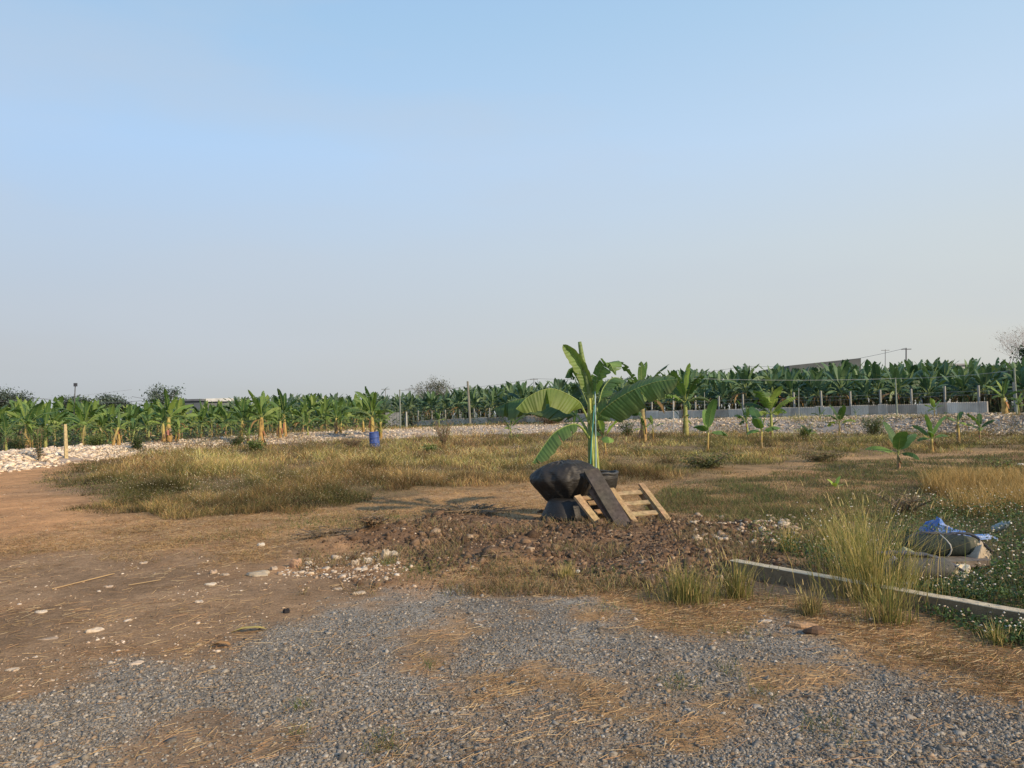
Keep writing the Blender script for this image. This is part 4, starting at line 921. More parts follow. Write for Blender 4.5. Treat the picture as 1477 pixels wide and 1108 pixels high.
shrub(1180, 655, 22, 0.3, 1.6, 'low brown-green hummock in the field at right', [(0.2, 0.16, 0.07), (0.13, 0.13, 0.05)], 1600, 0.06, name='grass_hummock', cat='grass clump', stems=16)

shrub(668, 762, 11.6, 0.14, 1.5, 'low dark tangle of dead brush at the back left of the turned earth', [(0.13, 0.10, 0.06), (0.09, 0.08, 0.05), (0.24, 0.17, 0.1)], 2600, 0.03, name='dead_brush', stems=26, cat='brush')
shrub(535, 788, 9.8, 0.13, 0.6, 'rusty dry weed clump on the small earth lump near the rubble scatter', [(0.36, 0.20, 0.10), (0.2, 0.14, 0.08), (0.1, 0.09, 0.05)], 900, 0.025, name='dry_clump', stems=18, cat='brush')
shrub(462, 785, 9.9, 0.09, 0.9, 'low grey-brown dead tuft between the wide slab and the earth lump', [(0.2, 0.16, 0.1), (0.13, 0.11, 0.07)], 900, 0.025, name='dry_clump', stems=16, cat='brush')

# ------------------------------------------------------------------ trees
def tree(px, ytop, d, label, seed, spread, trunk_r=0.18, leaves=0, pal=DGR, leafsz=0.3, depth=5, bark=(0.16, 0.13, 0.10), name='bare_tree', flat=1.0, trunk=0.35, nb=3):
    g = P(px, 600, d); z0 = hz(g.x, g.y) if d < 150 else 0; H = P(px, ytop, d).z - z0
    root = empty(name, (g.x, g.y, z0), label, 'tree'); rngs = random.Random(seed); tr = MB(); br = MB(); tips = []
    def grow(p, dr, L, r, k):
        pts = [p]; q = p; dd = dr
        for i in range(3):
            dd = (dd + Vector((rngs.uniform(-.22, .22), rngs.uniform(-.22, .22), rngs.uniform(-.05, .14)))).normalized(); q = q + dd * L / 3; pts.append(q)
        (tr if k == 0 else br).tube(pts, [r, r * .88, r * .76, r * .62], 7 if k == 0 else 4 if k < 3 else 3, bark, cap=False)
        if k >= 2: tips.append((pts[2], k)); tips.append((pts[3], k))
        if k >= depth: return
        for i in range(nb + (1 if k == 0 else 0)):
            a = rngs.uniform(0, 6.28); sp = rngs.uniform(0.35, 0.95) * spread
            nd = (dd + Vector((math.cos(a) * sp, math.sin(a) * sp, rngs.uniform(-.1, .25) * flat))).normalized()
            grow(pts[rngs.choice((2, 3, 3))], nd, L * rngs.uniform(.62, .85), r * .52, k + 1)
    grow(Vector((0, 0, -0.1)), Vector((0, 0, 1)), H * trunk, trunk_r, 0)
    zmax = max([p.z for p, _ in tips]); f = H / zmax
    for mb in (tr, br): mb.v = [(v[0] * f, v[1] * f, v[2] * f) for v in mb.v]
    tr.build('trunk', M_BARK, root, smooth=True)
    b = br.build('branches', M_BARK, root)
    if leaves:
        T = np.array([list(p * f) for p, k in tips]); i = RNG.integers(0, len(T), leaves); pos = T[i] + RNG.normal(0, 1, (leaves, 3)) * [leafsz * 1.6, leafsz * 1.6, leafsz * 1.0]
        sh = 0.6 + 0.8 * RNG.uniform(0, 1, len(T)); V, Q, C = cards_arrays(pos, RNG.uniform(.6, 1.4, leaves) * leafsz, pick(pal, leaves) * sh[i][:, None], .5, .6)
        o = np_mesh('crown', V, Q, None, C, None, M_WEED); o.parent = root
HT = [(0.10, 0.13, 0.10), (0.075, 0.105, 0.08), (0.13, 0.16, 0.12)]  # skyline crown greens, greyed so the colour carries distance haze
tree(630, 541, 112, 'grey half-bare tree rising above the far banana rows', 3, 0.9, 0.13, 2200, [(0.17, 0.17, 0.13), (0.13, 0.14, 0.10)], 0.22, depth=6, bark=(0.22, 0.20, 0.18), trunk=0.3)
tree(1474, 462, 75, 'leafless brown tree at the right edge of the view', 8, 1.0, 0.16, 500, [(0.30, 0.22, 0.18)], 0.14, depth=6, bark=(0.30, 0.22, 0.19), trunk=0.36)
tree(1483, 498, 72, 'dense dark green tree at the right edge below the leafless one', 9, 0.8, 0.2, 5000, [(0.05, 0.09, 0.045), (0.035, 0.07, 0.035)], 0.3, depth=4, name='leafy_tree', trunk=0.3)
tree(12, 560, 150, 'flat-topped shade tree on the skyline at the left edge', 12, 1.7, 0.35, 7000, HT, 0.45, depth=5, name='leafy_tree', flat=0.3, trunk=0.32)
tree(120, 576, 150, 'round dark tree on the skyline behind the thin lamp pole', 13, 1.1, 0.3, 5000, HT, 0.5, depth=4, name='leafy_tree', flat=0.6, trunk=0.3)
tree(228, 557, 70, 'narrow dark leafy tree poking above the tallest left banana', 14, 0.5, 0.12, 2000, HT, 0.22, depth=4, name='leafy_tree', trunk=0.4)
tree(150, 572, 160, 'low hazy tree on the skyline left of the grey shed', 15, 1.2, 0.3, 4000, HT, 0.5, depth=4, name='leafy_tree', flat=0.5, trunk=0.3)

# ------------------------------------------------------------------ fence, posts, poles, wires
def sheet_fence():
    F0 = P(596, 600, 101); F1 = P(1426, 600, 61); F0 = Vector((F0.x, F0.y, 0)); F1 = Vector((F1.x, F1.y, 0)); L = (F1 - F0).length; d = (F1 - F0).normalized(); nrm = Vector((d.y, -d.x, 0))
    root = empty('sheet_fence', F0, 'long low fence of grey corrugated sheets in front of the right orchard', 'fence')
    s = 0.0; k = 0; rr = random.Random(4)
    while s < L - 0.1:
        w = min(rr.choice((0.76, 0.76, 1.5)), L - s) ; mb = MB(); n = max(2, int(w / 0.076)); u = s / L
        top0 = np.interp(u, [0, .35, .55, 1], [0.9, 1.35, 1.5, 1.65]) + rr.uniform(-.05, .05); base = hz(*(F0 + d * s)[:2]) - 0.1
        c = rr.choice([(0.64, 0.57, 0.47), (0.55, 0.49, 0.41), (0.72, 0.65, 0.55), (0.40, 0.34, 0.27)]); c = tuple(q * (0.62 + 0.38 * min(1, u * 1.8)) for q in c); vs = []
        for i in range(n + 1):
            o = (0.02 if i % 2 else -0.02); p = F0 + d * (s + w * i / n) + nrm * (o + 0.006 * (k % 2)); vs += [Vector((p.x, p.y, base)) - F0, Vector((p.x, p.y, top0)) - F0]
        mb.add(vs, [(2 * i, 2 * i + 2, 2 * i + 3, 2 * i + 1) for i in range(n)], c); mb.build('sheet', M_SHEET, root); s += w - 0.01; k += 1
    # the two taller panels at the far left end
    g = P(556, 600, 92); g2 = P(576, 600, 92); root = empty('panel_fence', (g.x, g.y, 0), 'taller pair of pale grey upright panels right of the banana plant above the barrel', 'fence'); mb = MB()
    n = 12
    for i in range(n):
        x = (g2.x - g.x) * i / n; mb.box((x + .07, 0.03 * (i % 2), 1.0), (.066, 0, 0), (0, .012, 0), (0, 0, 1.0), (0.30, 0.31, 0.31) if i % 3 else (0.24, 0.24, 0.24))
    mb.build('sheet', M_SHEET, root)
    # concrete posts
    s = 0.6; i = 0; first = None
    while s < L + 12:
        p = F0 + d * s - nrm * 0.35; zz_ = hz(p.x, p.y); u = s / L
        if first is None:
            root = empty('fence_post', (p.x, p.y, zz_), 'square grey concrete post standing behind the sheet fence', 'post', 'concrete posts behind the sheet fence'); mb = MB()
            mb.box((0, 0, 1.2), (.065, 0, 0), (0, .065, 0), (0, 0, 1.35), (0.30, 0.30, 0.27)); ch = mb.build('shaft', M_CONC, root); first = (root, ch)
        else:
            root = first[0].copy(); col.objects.link(root); c = first[1].copy(); col.objects.link(c); c.parent = root; root.location = (p.x, p.y, zz_)
        root.rotation_euler = (rr.uniform(-.03, .03), rr.uniform(-.03, .03), 0.5); root.scale = (1, 1, np.interp(u, [0, .5, 1.2], [0.75, 0.95, 1.08]) * rr.uniform(.95, 1.04)); s += 2.45
    # a rail of wire on the posts
    for zt, lb in ((2.05, 'upper strand of wire strung along the concrete posts'), (1.75, 'lower strand of wire strung along the concrete posts')):
        mb = MB(); pts = []
        for q_ in range(0, 60):
            p = F0 + d * (L + 10) * q_ / 59 - nrm * 0.27; pts.append((p.x, p.y, zt + 0.02 * math.sin(q_ * 1.3) + 0.6 * (q_ / 59) * .9))
        mb.tube(pts, 0.009, 3, (0.3, 0.3, 0.3)); o = mb.build('fence_wire', M_CABLE, origin=pts[0]); tag(o, lb, 'wire')
sheet_fence()
def pole(px, ytop, ybase, d, r, label, c, name='pole', lean=(0, 0), square=False, mat=None, cat='pole', px_top=None):
    g = P(px, 600, d); z = hz(g.x, g.y) if d < 150 else 0; t = P(px_top if px_top else px, ytop, d)
    root = empty(name, (g.x, g.y, z), label, cat); mb = MB(); t = t - Vector((g.x, g.y, z))
    pts = [Vector((0, 0, -.2)), t * 0.5 + Vector((lean[0], 0, 0)), t]
    mb.tube(pts, [r * 1.1, r, r * .8], 4 if square else 7, c); mb.build('shaft', mat or M_WOOD, root); return root, t
pole(95.5, 612, 664, 31.5, 0.085, 'pale square wooden post standing in front of the rubble at left', (0.50, 0.40, 0.22), 'wooden_post', square=True, cat='post', px_top=94)
r1, t1 = pole(105, 556, 640, 60, 0.045, 'very thin tall lamp pole rising above the left banana plants', (0.12, 0.12, 0.12), 'lamp_pole', px_top=108.5)
mb = MB(); mb.box(t1 + Vector((0.02, 0, 0.05)), (.1, 0, 0), (0, .1, 0), (0, 0, .13), (0.05, 0.05, 0.06)); mb.build('lamp_head', M_PLASTIC2, r1)
pole(577.5, 562, 618, 66, 0.07, 'slim green-grey pole beside the pale panels left of centre', (0.22, 0.25, 0.22), px_top=576.5)
pole(586, 594, 618, 66, 0.09, 'short whitish post just right of the slim pole', (0.42, 0.42, 0.38), 'short_post', cat='post', square=True)
pole(678, 550, 606, 80, 0.13, 'thick weathered pole standing in the orchard right of the bare tree', (0.24, 0.23, 0.19), px_top=674.5)
pole(971, 571, 610, 50, 0.04, 'thin white stake right of the brown banana trunk', (0.45, 0.45, 0.42), 'stake', cat='stake')
pole(1294, 545, 600, 52, 0.05, 'thin grey-green pole in front of the sheet fence, right of centre', (0.26, 0.30, 0.24), px_top=1291.5)
pole(1467, 531, 606, 46, 0.06, 'thin pole before the drooping banana at the right edge', (0.27, 0.30, 0.24), px_top=1463)
pole(1152, 560, 598, 56, 0.03, 'hair-thin stake standing left of the grey bush', (0.3, 0.32, 0.28), 'stake', cat='stake')
pole(1016, 566, 596, 58, 0.03, 'thin stake among the leaves left of the pale feathery banana', (0.3, 0.32, 0.28), 'stake', cat='stake')
def upole(px, ytop, d, label, c=(0.10, 0.10, 0.11), arms=1, r=0.14):
    root, t = pole(px, ytop, 600, d, r, label, c, 'utility_pole', mat=M_CONC, cat='utility pole'); mb = MB()
    for k in range(arms): mb.box(t - Vector((0, 0, 0.25 + .7 * k)), (1.0, 0, 0), (0, .06, 0), (0, 0, .07), c)
    mb.build('crossarm', M_CONC, root); return t + root.location
tA = upole(1307, 502, 150, 'dark utility pole with crossarm, right one above the right orchard')
tB = upole(1277, 504, 190, 'thin pale utility pole left of the dark one above the right orchard', (0.25, 0.26, 0.27), 1, 0.10)
tC = upole(1078, 528, 190, 'small faint utility pole above the orchard right of centre', (0.2, 0.21, 0.22), 1, .09)
tD = upole(770, 546, 190, 'small faint utility pole above the orchard left of the foreground plant', (0.2, 0.21, 0.22), 1, .09)
tE = upole(590, 560, 190, 'small faint utility pole above the far rows left of the bare tree', (0.2, 0.21, 0.22), 1, .09)
tF = upole(556, 560, 185, 'faint utility pole above the fan-shaped banana', (0.2, 0.21, 0.22), 0 + 1, .09)
def wire(a, b, sag, label, r=0.022, c=(0.12, 0.12, 0.13)):
    mb = MB(); pts = [a.lerp(b, i / 20) - Vector((0, 0, sag * 4 * (i / 20) * (1 - i / 20))) for i in range(21)]
    mb.tube([p - a for p in pts], r, 4, c); o = mb.build('power_line', M_CABLE); o.location = a; tag(o, label, 'cable')
wire(P(40, 572, 95), P(205, 578, 95), .5, 'cable crossing the sky behind the thin lamp pole, lower strand')
wire(P(-20, 580, 95), P(190, 562, 95), .2, 'cable rising behind the thin lamp pole, upper strand', 0.012, (0.3, 0.3, 0.32))
wire(P(190, 572, 95), P(262, 577, 95), .2, 'short cable between the left bananas and the grey shed')
wire(tE, tD, 1.0, 'power line from the pole left of the bare tree to the next pole', 0.03)
wire(tD, tC, 1.4, 'power line above the orchard around the foreground plant', 0.03)
wire(tC, tA, 1.4, 'power line above the right part of the orchard', 0.03)
wire(P(576.5, 563, 66), P(675, 556, 80), .25, 'thin wire between the slim pole and the thick weathered pole', 0.012)
wire(P(1000, 546, 52), P(1291.5, 546, 52), .12, 'thin pale wire running left from the grey-green pole', 0.011, (0.34, 0.36, 0.33))
wire(P(1291.5, 546, 52), P(1463, 534, 46), .12, 'thin pale wire between the two thin poles at right', 0.011, (0.34, 0.36, 0.33))

# ------------------------------------------------------------------ far buildings
def shed(x0, x1, ytop, d, depth, wall, roofc, label, rise=0.0, name='shed', lip=0.4):
    a = P(x0, ytop, d); b = P(x1, ytop, d); w = b.x - a.x; h = (a.z + b.z) / 2; root = empty(name, ((a.x + b.x) / 2, d, 0), label, 'building')
    mb = MB(); mb.box((0, depth / 2, (h - lip) / 2), (w / 2, 0, 0), (0, depth / 2, 0), (0, 0, (h - lip) / 2), wall); mb.build('wall', M_PAINT, root)
    mb = MB(); vs = [(-w / 2 - .4, -.4, h - lip), (w / 2 + .4, -.4, h - lip), (w / 2 + .4, depth + .4, h - lip), (-w / 2 - .4, depth + .4, h - lip), (-w / 2 - .4, -.4, h - rise), (w / 2 + .4, -.4, h + rise * .0 + 0.02), (w / 2 + .4, depth + .4, h), (-w / 2 - .4, depth + .4, h - rise)]
    mb.add(vs, [(0, 3, 2, 1), (4, 5, 6, 7), (0, 1, 5, 4), (1, 2, 6, 5), (2, 3, 7, 6), (3, 0, 4, 7)], roofc); mb.build('roof', M_SHEET, root)
    return root
shed(1140, 1238, 518, 170, 20, (0.06, 0.075, 0.08), (0.06, 0.072, 0.078), 'long slate-grey warehouse roof above the right orchard', rise=1.3, name='warehouse', lip=3.0)
shed(1362, 1392, 525, 180, 12, (0.42, 0.43, 0.43), (0.24, 0.25, 0.26), 'small pale building seen through a gap in the right orchard')
shed(254, 289, 576, 150, 10, (0.10, 0.12, 0.14), (0.12, 0.13, 0.15), 'dark grey shed above the bananas at left')
r = shed(289, 328, 575, 152, 10, (0.20, 0.21, 0.22), (0.75, 0.74, 0.70), 'grey building with a pale roof edge right of the dark shed', lip=0.6)
shed(424, 452, 573, 200, 10, (0.5, 0.52, 0.5), (0.7, 0.72, 0.7), 'small white building edge above the left middle bananas', lip=0.5)
shed(-60, 6, 592, 110, 8, (0.30, 0.28, 0.25), (0.45, 0.16, 0.10), 'house with an orange-red roof at the left edge', lip=1.0, name='house')

# ------------------------------------------------------------------ blue barrel
def barrel():
    g = at(541, 652); g = P(541, 652, 38.0); g = Vector((g.x, g.y, hz(g.x, g.y))); root = empty('barrel', g, 'blue plastic barrel standing in the dry grass left of centre', 'barrel', rz=0.3)
    prof = [(.27, 0), (.285, .03), (.29, .25), (.305, .28), (.305, .31), (.29, .34), (.29, .58), (.305, .61), (.305, .64), (.29, .67), (.285, .88), (.27, .91)]
    mb = MB(); mb.lathe((0, 0, 0), prof, 28, (0.045, 0.085, 0.27), wob=0.02); mb.build('drum', M_PLASTIC2, root, smooth=False)
    mb = MB(); mb.lathe((0, 0, 0), [(.272, .912), (.295, .915), (.295, .945), (.27, .95), (.26, .93)], 28, (0.03, 0.065, 0.26)); mb.build('rim', M_PLASTIC2, root)
    root.rotation_euler = (0.03, -0.07, 0.3); root.scale = (.84, .84, .80)
barrel()

# ------------------------------------------------------------------ foreground banana plant
rng = random.Random(77); D0 = 11.45
base = P(858, 640, D0); base = Vector((base.x, base.y, hz(base.x, base.y)))
FG = empty('banana_plant', base, 'large foreground banana plant rising from the black plastic pots by the pallet', 'banana plant')
def rel(px, py, d): return P(px, py, d) - base
mb = MB(); sp = catmull([(0, 0, 0), rel(857, 680, D0), rel(855, 640, D0), rel(853, 600, D0), rel(850, 560, D0)], 12)
mb.tube(sp, [.095, .09, .088, .086, .082, .078, .073, .066, .058, .048, .040, .032], 14, [(0.12, 0.17, 0.06)] * 3 + [(0.15, 0.21, 0.06)] * 3 + [(0.20, 0.25, 0.07)] * 3 + [(0.30, 0.32, 0.08)] * 3); mb.build('stem', M_STEM, FG, smooth=True)
for off_ in ((0.062, -0.062), (-0.02, -0.088)):      # pale dry sheath edges
    mb = MB(); mb.tube([p + Vector((off_[0] * (1 - i * .05), off_[1] * (1 - i * .05), 0)) for i, p in enumerate(sp[1:11])], [.016] * 10, 5, (0.42, 0.44, 0.12)); mb.build('sheath', M_STEM, FG, smooth=True)
def fleaf(cps, side, wl, wr, al, ar, c, torn, petf=0.2, n=30, na=5, curl=.35, name='leaf', ribcol=(0.34, 0.42, 0.13), brown=0.0, ribr=.013):
    mb = MB(); rib = catmull([rel(*q) for q in cps], n); leaf(mb, rib, int(n * petf), side, wl, wr, al, ar, c, rng, torn, ribr, na, curl, ribcol, brown); mb.build(name, M_LEAF, FG, smooth=True)
g1, g2, g3 = (0.16, 0.26, 0.045), (0.09, 0.17, 0.05), (0.15, 0.24, 0.065)
fleaf([(851, 612, 11.4), (842, 592, 11.35), (832, 577, 11.25), (797, 561, 11.1), (766, 570, 11.0), (744, 590, 10.95)], (0, -1, 0.15), .31, .26, -1.15, -.9, (0.16, 0.24, 0.05), 0.07, petf=.24, curl=.3, brown=.12)
fleaf([(850, 628, 11.5), (838, 607, 11.6), (822, 592, 11.8), (775, 574, 12.1), (738, 579, 12.3), (712, 590, 12.4)], (0, -1, .2), .38, .34, -.95, -.9, g2, .10, petf=.3, brown=.2)
fleaf([(850, 632, 11.4), (838, 616, 11.3), (825, 612, 11.2), (800, 624, 11.1), (781, 648, 11.05), (768, 668, 11.0)], (0.3, -1, .2), .22, .16, -.75, -.5, g2, .38, petf=.28, brown=.15)
fleaf([(852, 580, 11.45), (848, 560, 11.45), (840, 535, 11.4), (826, 512, 11.35), (812, 497, 11.3)], (0.80, -0.6, .35), .13, .13, .05, -.55, g3, .16, petf=.12, brown=.2)
fleaf([(856, 585, 11.5), (856, 562, 11.6), (853, 547, 11.8), (838, 530, 12.0), (822, 532, 12.1), (815, 545, 12.1)], (0.3, -1, 0), .22, .22, -.6, -.6, g2, .3, petf=.3)
fleaf([(856, 590, 11.4), (859, 565, 11.4), (862, 545, 11.4), (870, 527, 11.35), (879, 524, 11.3), (886, 536, 11.25)], (0.92, -.3, .25), .30, .10, -.55, .2, (0.12, 0.20, 0.055), .22, petf=.16)
fleaf([(859, 618, 11.4), (863, 602, 11.3), (872, 589, 11.2), (905, 567, 11.0), (943, 552, 10.8), (978, 547, 10.65)], (0.1, 1, .1), .20, .31, .8, -.95, g2, .22, petf=.16, n=36, brown=.25)
fleaf([(860, 612, 11.55), (866, 598, 11.8), (880, 585, 12.1), (905, 582, 12.5), (925, 596, 12.8)], (0.1, -1, .3), .26, .26, -.7, -.6, (0.05, 0.105, 0.035), .25, petf=.25)
fleaf([(858, 600, 11.5), (864, 580, 11.65), (870, 560, 11.8), (884, 545, 11.95), (900, 548, 12.05)], (0.5, -.8, .2), .2, .2, -.5, -.4, g2, .3, petf=.25)
fleaf([(853, 600, 11.5), (846, 580, 11.7), (838, 562, 11.9), (826, 556, 12.0)], (0.2, -1, .2), .2, .24, -.5, -.5, (0.05, 0.10, 0.035), .2, petf=.25)
mb = MB(); rb = catmull([rel(851, 575, D0), rel(846, 545, D0 - .02), rel(840, 518, D0 - .05), rel(836, 493, D0 - .08)], 14)
mb.tube(rb, [.028, .031, .034, .037, .040, .042, .042, .041, .040, .038, .036, .033, .031, .026], 10, (0.24, 0.32, 0.12)); mb.build('spear_leaf', M_LEAF, FG, smooth=True)
def rod(name, a, b, r, c, label, mat=None, bow=0.0, cat='stake'):
    mb = MB(); k = 8; pts = [a.lerp(b, i / k) + Vector((bow * math.sin(math.pi * i / k), 0, 0)) for i in range(k + 1)]
    mb.tube([p - a for p in pts], r, 8, c); o = mb.build(name, mat or M_PLASTIC2, smooth=True); o.location = a; tag(o, label, cat); return o
rod('plant_stake', P(851, 690, 11.28), P(857.5, 585, 11.3), .009, (0.06, 0.26, 0.22), 'teal thin stake leaning along the left side of the foreground stem', bow=-0.01)
rod('plant_stake', P(860, 694, 11.27), P(858.5, 565, 11.3), .008, (0.30, 0.42, 0.46), 'pale blue straight stake on the right side of the foreground stem')

# ------------------------------------------------------------------ black pots, pallet, planks
BK = (0.024, 0.021, 0.018)
def pots():
    g = at(815, 757); g.y = 10.75; g.x = P(815, 750, 10.75).x; g.z = hz(g.x, g.y)
    root = empty('upturned_pot', g, 'lower dark pot upturned on the earth beneath the big black bag', 'pot'); mb = MB()
    mb.lathe((0, 0, -.03), [(.31, 0), (.335, .03), (.32, .09), (.285, .17), (.25, .25), (.2, .30), (.12, .31)], 40, (0.018, 0.016, 0.014), wob=.07, seed=3); mb.build('pot_wall', M_PLASTIC, root, smooth=True)
    g2 = Vector((P(818, 700, 10.95).x, 10.95, g.z + 0.20))
    root = empty('plastic_bag', g2, 'big bulging black plastic bag sitting on the upturned pot', 'bag'); mb = MB()
    rotm = Matrix.Rotation(R(-7), 3, 'Y')
    prof = catmull([(.10, 0, 0), (.22, 0, .02), (.29, 0, .07), (.355, 0, .15), (.41, 0, .23), (.445, 0, .31), (.45, 0, .37), (.42, 0, .44), (.37, 0, .50), (.30, 0, .54), (.2, 0, .57), (.08, 0, .585)], 44)
    mb.lathe((0, 0, 0), [(p.x, p.z) for p in prof], 120, BK, wob=.09, seed=9, sx=1.0, sy=.85, pleat=.008, npl=23, tilt=rotm)
    for q_, p in enumerate(mb.v):   # sags, dents and stretched creases of the sheet
        x_, y_, z_ = p; a_ = math.atan2(y_, x_); r_ = math.hypot(x_, y_)
        d_ = .045 * (float(vnoise(a_ * 2.2 + 9, z_ * 5, 71)) - .5) + .022 * (float(vnoise(a_ * 5 + z_ * 9, z_ * 15 + 3, 72)) - .5) + .014 * (float(vnoise(a_ * 14 - z_ * 20, z_ * 22, 73)) - .5)
        # corner of the bundle pulled out to the left
        pull = .06 * max(0, math.cos(a_ - math.pi)) ** 6 * math.exp(-((z_ - .33) / .12) ** 2)
        k_ = (r_ + d_ + pull) / max(r_, .02); mb.v[q_] = (x_ * k_, y_ * k_, z_ + .35 * d_)
    mb.build('bag_body', M_PLASTIC, root, smooth=True)
    mb = MB(); 
    for k in range(16):   # gathered folds on the crown
        a = k * .39 + rng.uniform(-.1, .1); r0_ = rng.uniform(.02, .1); pts = [rotm @ Vector((math.cos(a) * (r0_ + t * .3), math.sin(a) * (r0_ + t * .3) * .85, .585 - .085 * t * t - .02 * t)) for t in (0, .3, .6, .9)]
        mb.tube(pts, [.006, .016, .014, .004], 5, (0.045, 0.042, 0.04))
    mb.build('gathered_folds', M_PLASTIC, root, smooth=True)
    g3 = Vector((P(866, 690, 11.5).x, 11.5, 0)); g3.z = hz(g3.x, g3.y)
    root = empty('plant_pot', g3, 'black pot with rolled rim holding the foreground banana plant', 'pot'); mb = MB()
    H_ = P(866, 682, 11.5).z - g3.z
    mb.lathe((0, 0, -.02), [(.15, 0), (.19, .1), (.215, .3), (.2, .42), (.235, .5), (.255, H_ - .06), (.262, H_), (.22, H_ + .01), (.20, H_ - .05), (.1, H_ - .06)], 48, BK, wob=.05, seed=5, pleat=.01, npl=17); mb.build('pot_wall', M_PLASTIC, root, smooth=True)
    mb = MB(); mb.tube([(math.cos(a / 20 * 6.283) * .258, math.sin(a / 20 * 6.283) * .258, H_ + .01 * math.sin(a * 1.7)) for a in range(21)], .022, 6, (0.045, 0.045, 0.045)); mb.build('rim', M_PLASTIC, root, smooth=True)
    # crumpled black sheet behind the pallet
    a = Vector((P(893, 722, 11.6).x, 11.6, 0)); a.z = hz(a.x, a.y); root = None; mb = MB(); n = 22; vs = []
    for i in range(n):
        for j in range(n):
            u, v = i / (n - 1) - .5, j / (n - 1) - .5; z = .34 * math.exp(-((u * 2.2 + .5) ** 2 + (v * 2.4) ** 2) * 1.6) + .05 * (float(vnoise(u * 14, v * 14, 4)) - .4)
            vs.append((u * .62, v * .5, max(-.02, z)))
    mb.add(vs, [(i * n + j, (i + 1) * n + j, (i + 1) * n + j + 1, i * n + j + 1) for i in range(n - 1) for j in range(n - 1)], (0.03, 0.03, 0.03))
    o = mb.build('plastic_sheet', M_PLASTIC, smooth=True); o.location = a; tag(o, 'crumpled black plastic sheet between the plant pot and the pallet', 'plastic sheet')
pots()
def board(mb, a, b, wdir, w, t, c):     # a plank from a to b: width direction wdir, width w, thickness t
    a, b = Vector(a), Vector(b); d = (b - a); L = d.length; d.normalize(); wd = Vector(wdir); wd = (wd - d * wd.dot(d)).normalized(); nn = d.cross(wd)
    k = 6; vs = []; cs = []
    for i in range(k + 1):
        p = a + d * (L * i / k) + nn * random.uniform(-.002, .002)
        for (sx, sy) in ((-1, -1), (1, -1), (1, 1), (-1, 1)): vs.append(p + wd * (w / 2 * sx + random.uniform(-.0015, .0015)) + nn * (t / 2 * sy)); cs.append(tuple(q * random.uniform(.93, 1.07) for q in c))
    fs = [(i * 4 + j, i * 4 + (j + 1) % 4, (i + 1) * 4 + (j + 1) % 4, (i + 1) * 4 + j) for i in range(k) for j in range(4)] + [(3, 2, 1, 0), (4 * k, 4 * k + 1, 4 * k + 2, 4 * k + 3)]
    mb.add(vs, fs, cs)
def pallet():
    o = P(866, 764, 10.35); U = Vector((0.93, 0.36, 0)).normalized(); bR = P(957, 751, 11.0)
    bL = Vector((o.x, o.y, hz(o.x, o.y) + .02)); W_ = 1.06
    V = (Vector((-.36, .74, .50))).normalized(); V = (V - U * V.dot(U)).normalized(); Nn = U.cross(V).normalized()
    if Nn.y > 0: Nn = -Nn
    root = empty('pallet', bL, 'broken wooden pallet leaning against the black plastic bag', 'pallet')
    wood = (0.44, 0.295, 0.155); wood2 = (0.36, 0.235, 0.12)
    Ls = [.62, .78, .84]
    mb = MB(); a = P(870, 766, 10.05) - bL; a.z = -.02; b = P(832, 716, 10.42) - bL; board(mb, a, b, U, .10, .04, wood); mb.build('stringer', M_WOOD, root)
    mb = MB(); q_ = a.lerp(b, .93); board(mb, q_ + U * .03, q_ + U * .26, V, .07, .02, wood2); mb.build('slat', M_WOOD, root)
    for k, u in enumerate((0.0, 0.5, 1.0)):
        if k == 0: continue
        mb = MB(); a = U * (W_ * u) - V * .02; board(mb, a, a + V * Ls[k], U, .085 if k else .10, .035, wood); mb.build('stringer', M_WOOD, root)
        if k != 1:
            mb = MB(); a2 = a - Nn * .07 - U * .05; board(mb, a2, a2 + V * Ls[k] * .92, Nn, .09, .03, (0.36, 0.23, 0.12)); mb.build('stringer', M_WOOD, root)
    for v in (.18, .42, .66):
        mb = MB(); a = U * (W_ * .5 + .045) + V * v - Nn * .028; b = U * (W_ - .045) + V * (v + .01) - Nn * .028; board(mb, a, b, V, .085, .018, (0.40, 0.29, 0.16)); mb.build('slat', M_WOOD, root)
    for v in (.30, .50):
        mb = MB(); a = U * .05 + V * v - Nn * .028; b = U * (W_ * .5 - .045) + V * (v + .01) - Nn * .028; board(mb, a, b, V, .08, .018, wood2); mb.build('slat', M_WOOD, root)
    # dark plank thrown over the pallet
    mb = MB(); a = P(902, 772, 10.15); a.z = hz(a.x, a.y) - .02; b = P(852, 678, 10.62); o_ = Vector(a)
    board(mb, a - o_, b - o_, U, .235, .03, (0.075, 0.065, 0.055)); q_ = mb.build('dark_plank', M_WOOD); q_.location = o_; tag(q_, 'wide blackened plank leaning from the bag across the pallet', 'plank')
    mb = MB(); a = P(887, 768, 10.22); a.z = hz(a.x, a.y) - .02; b = P(851, 706, 10.5); o_ = Vector(a)
    board(mb, a - o_, b - o_, (.3, .5, .8), .07, .022, (0.15, 0.095, 0.065)); q_ = mb.build('thin_board', M_WOOD); q_.location = o_; tag(q_, 'narrow reddish-brown board along the left edge of the blackened plank', 'board')
pallet()

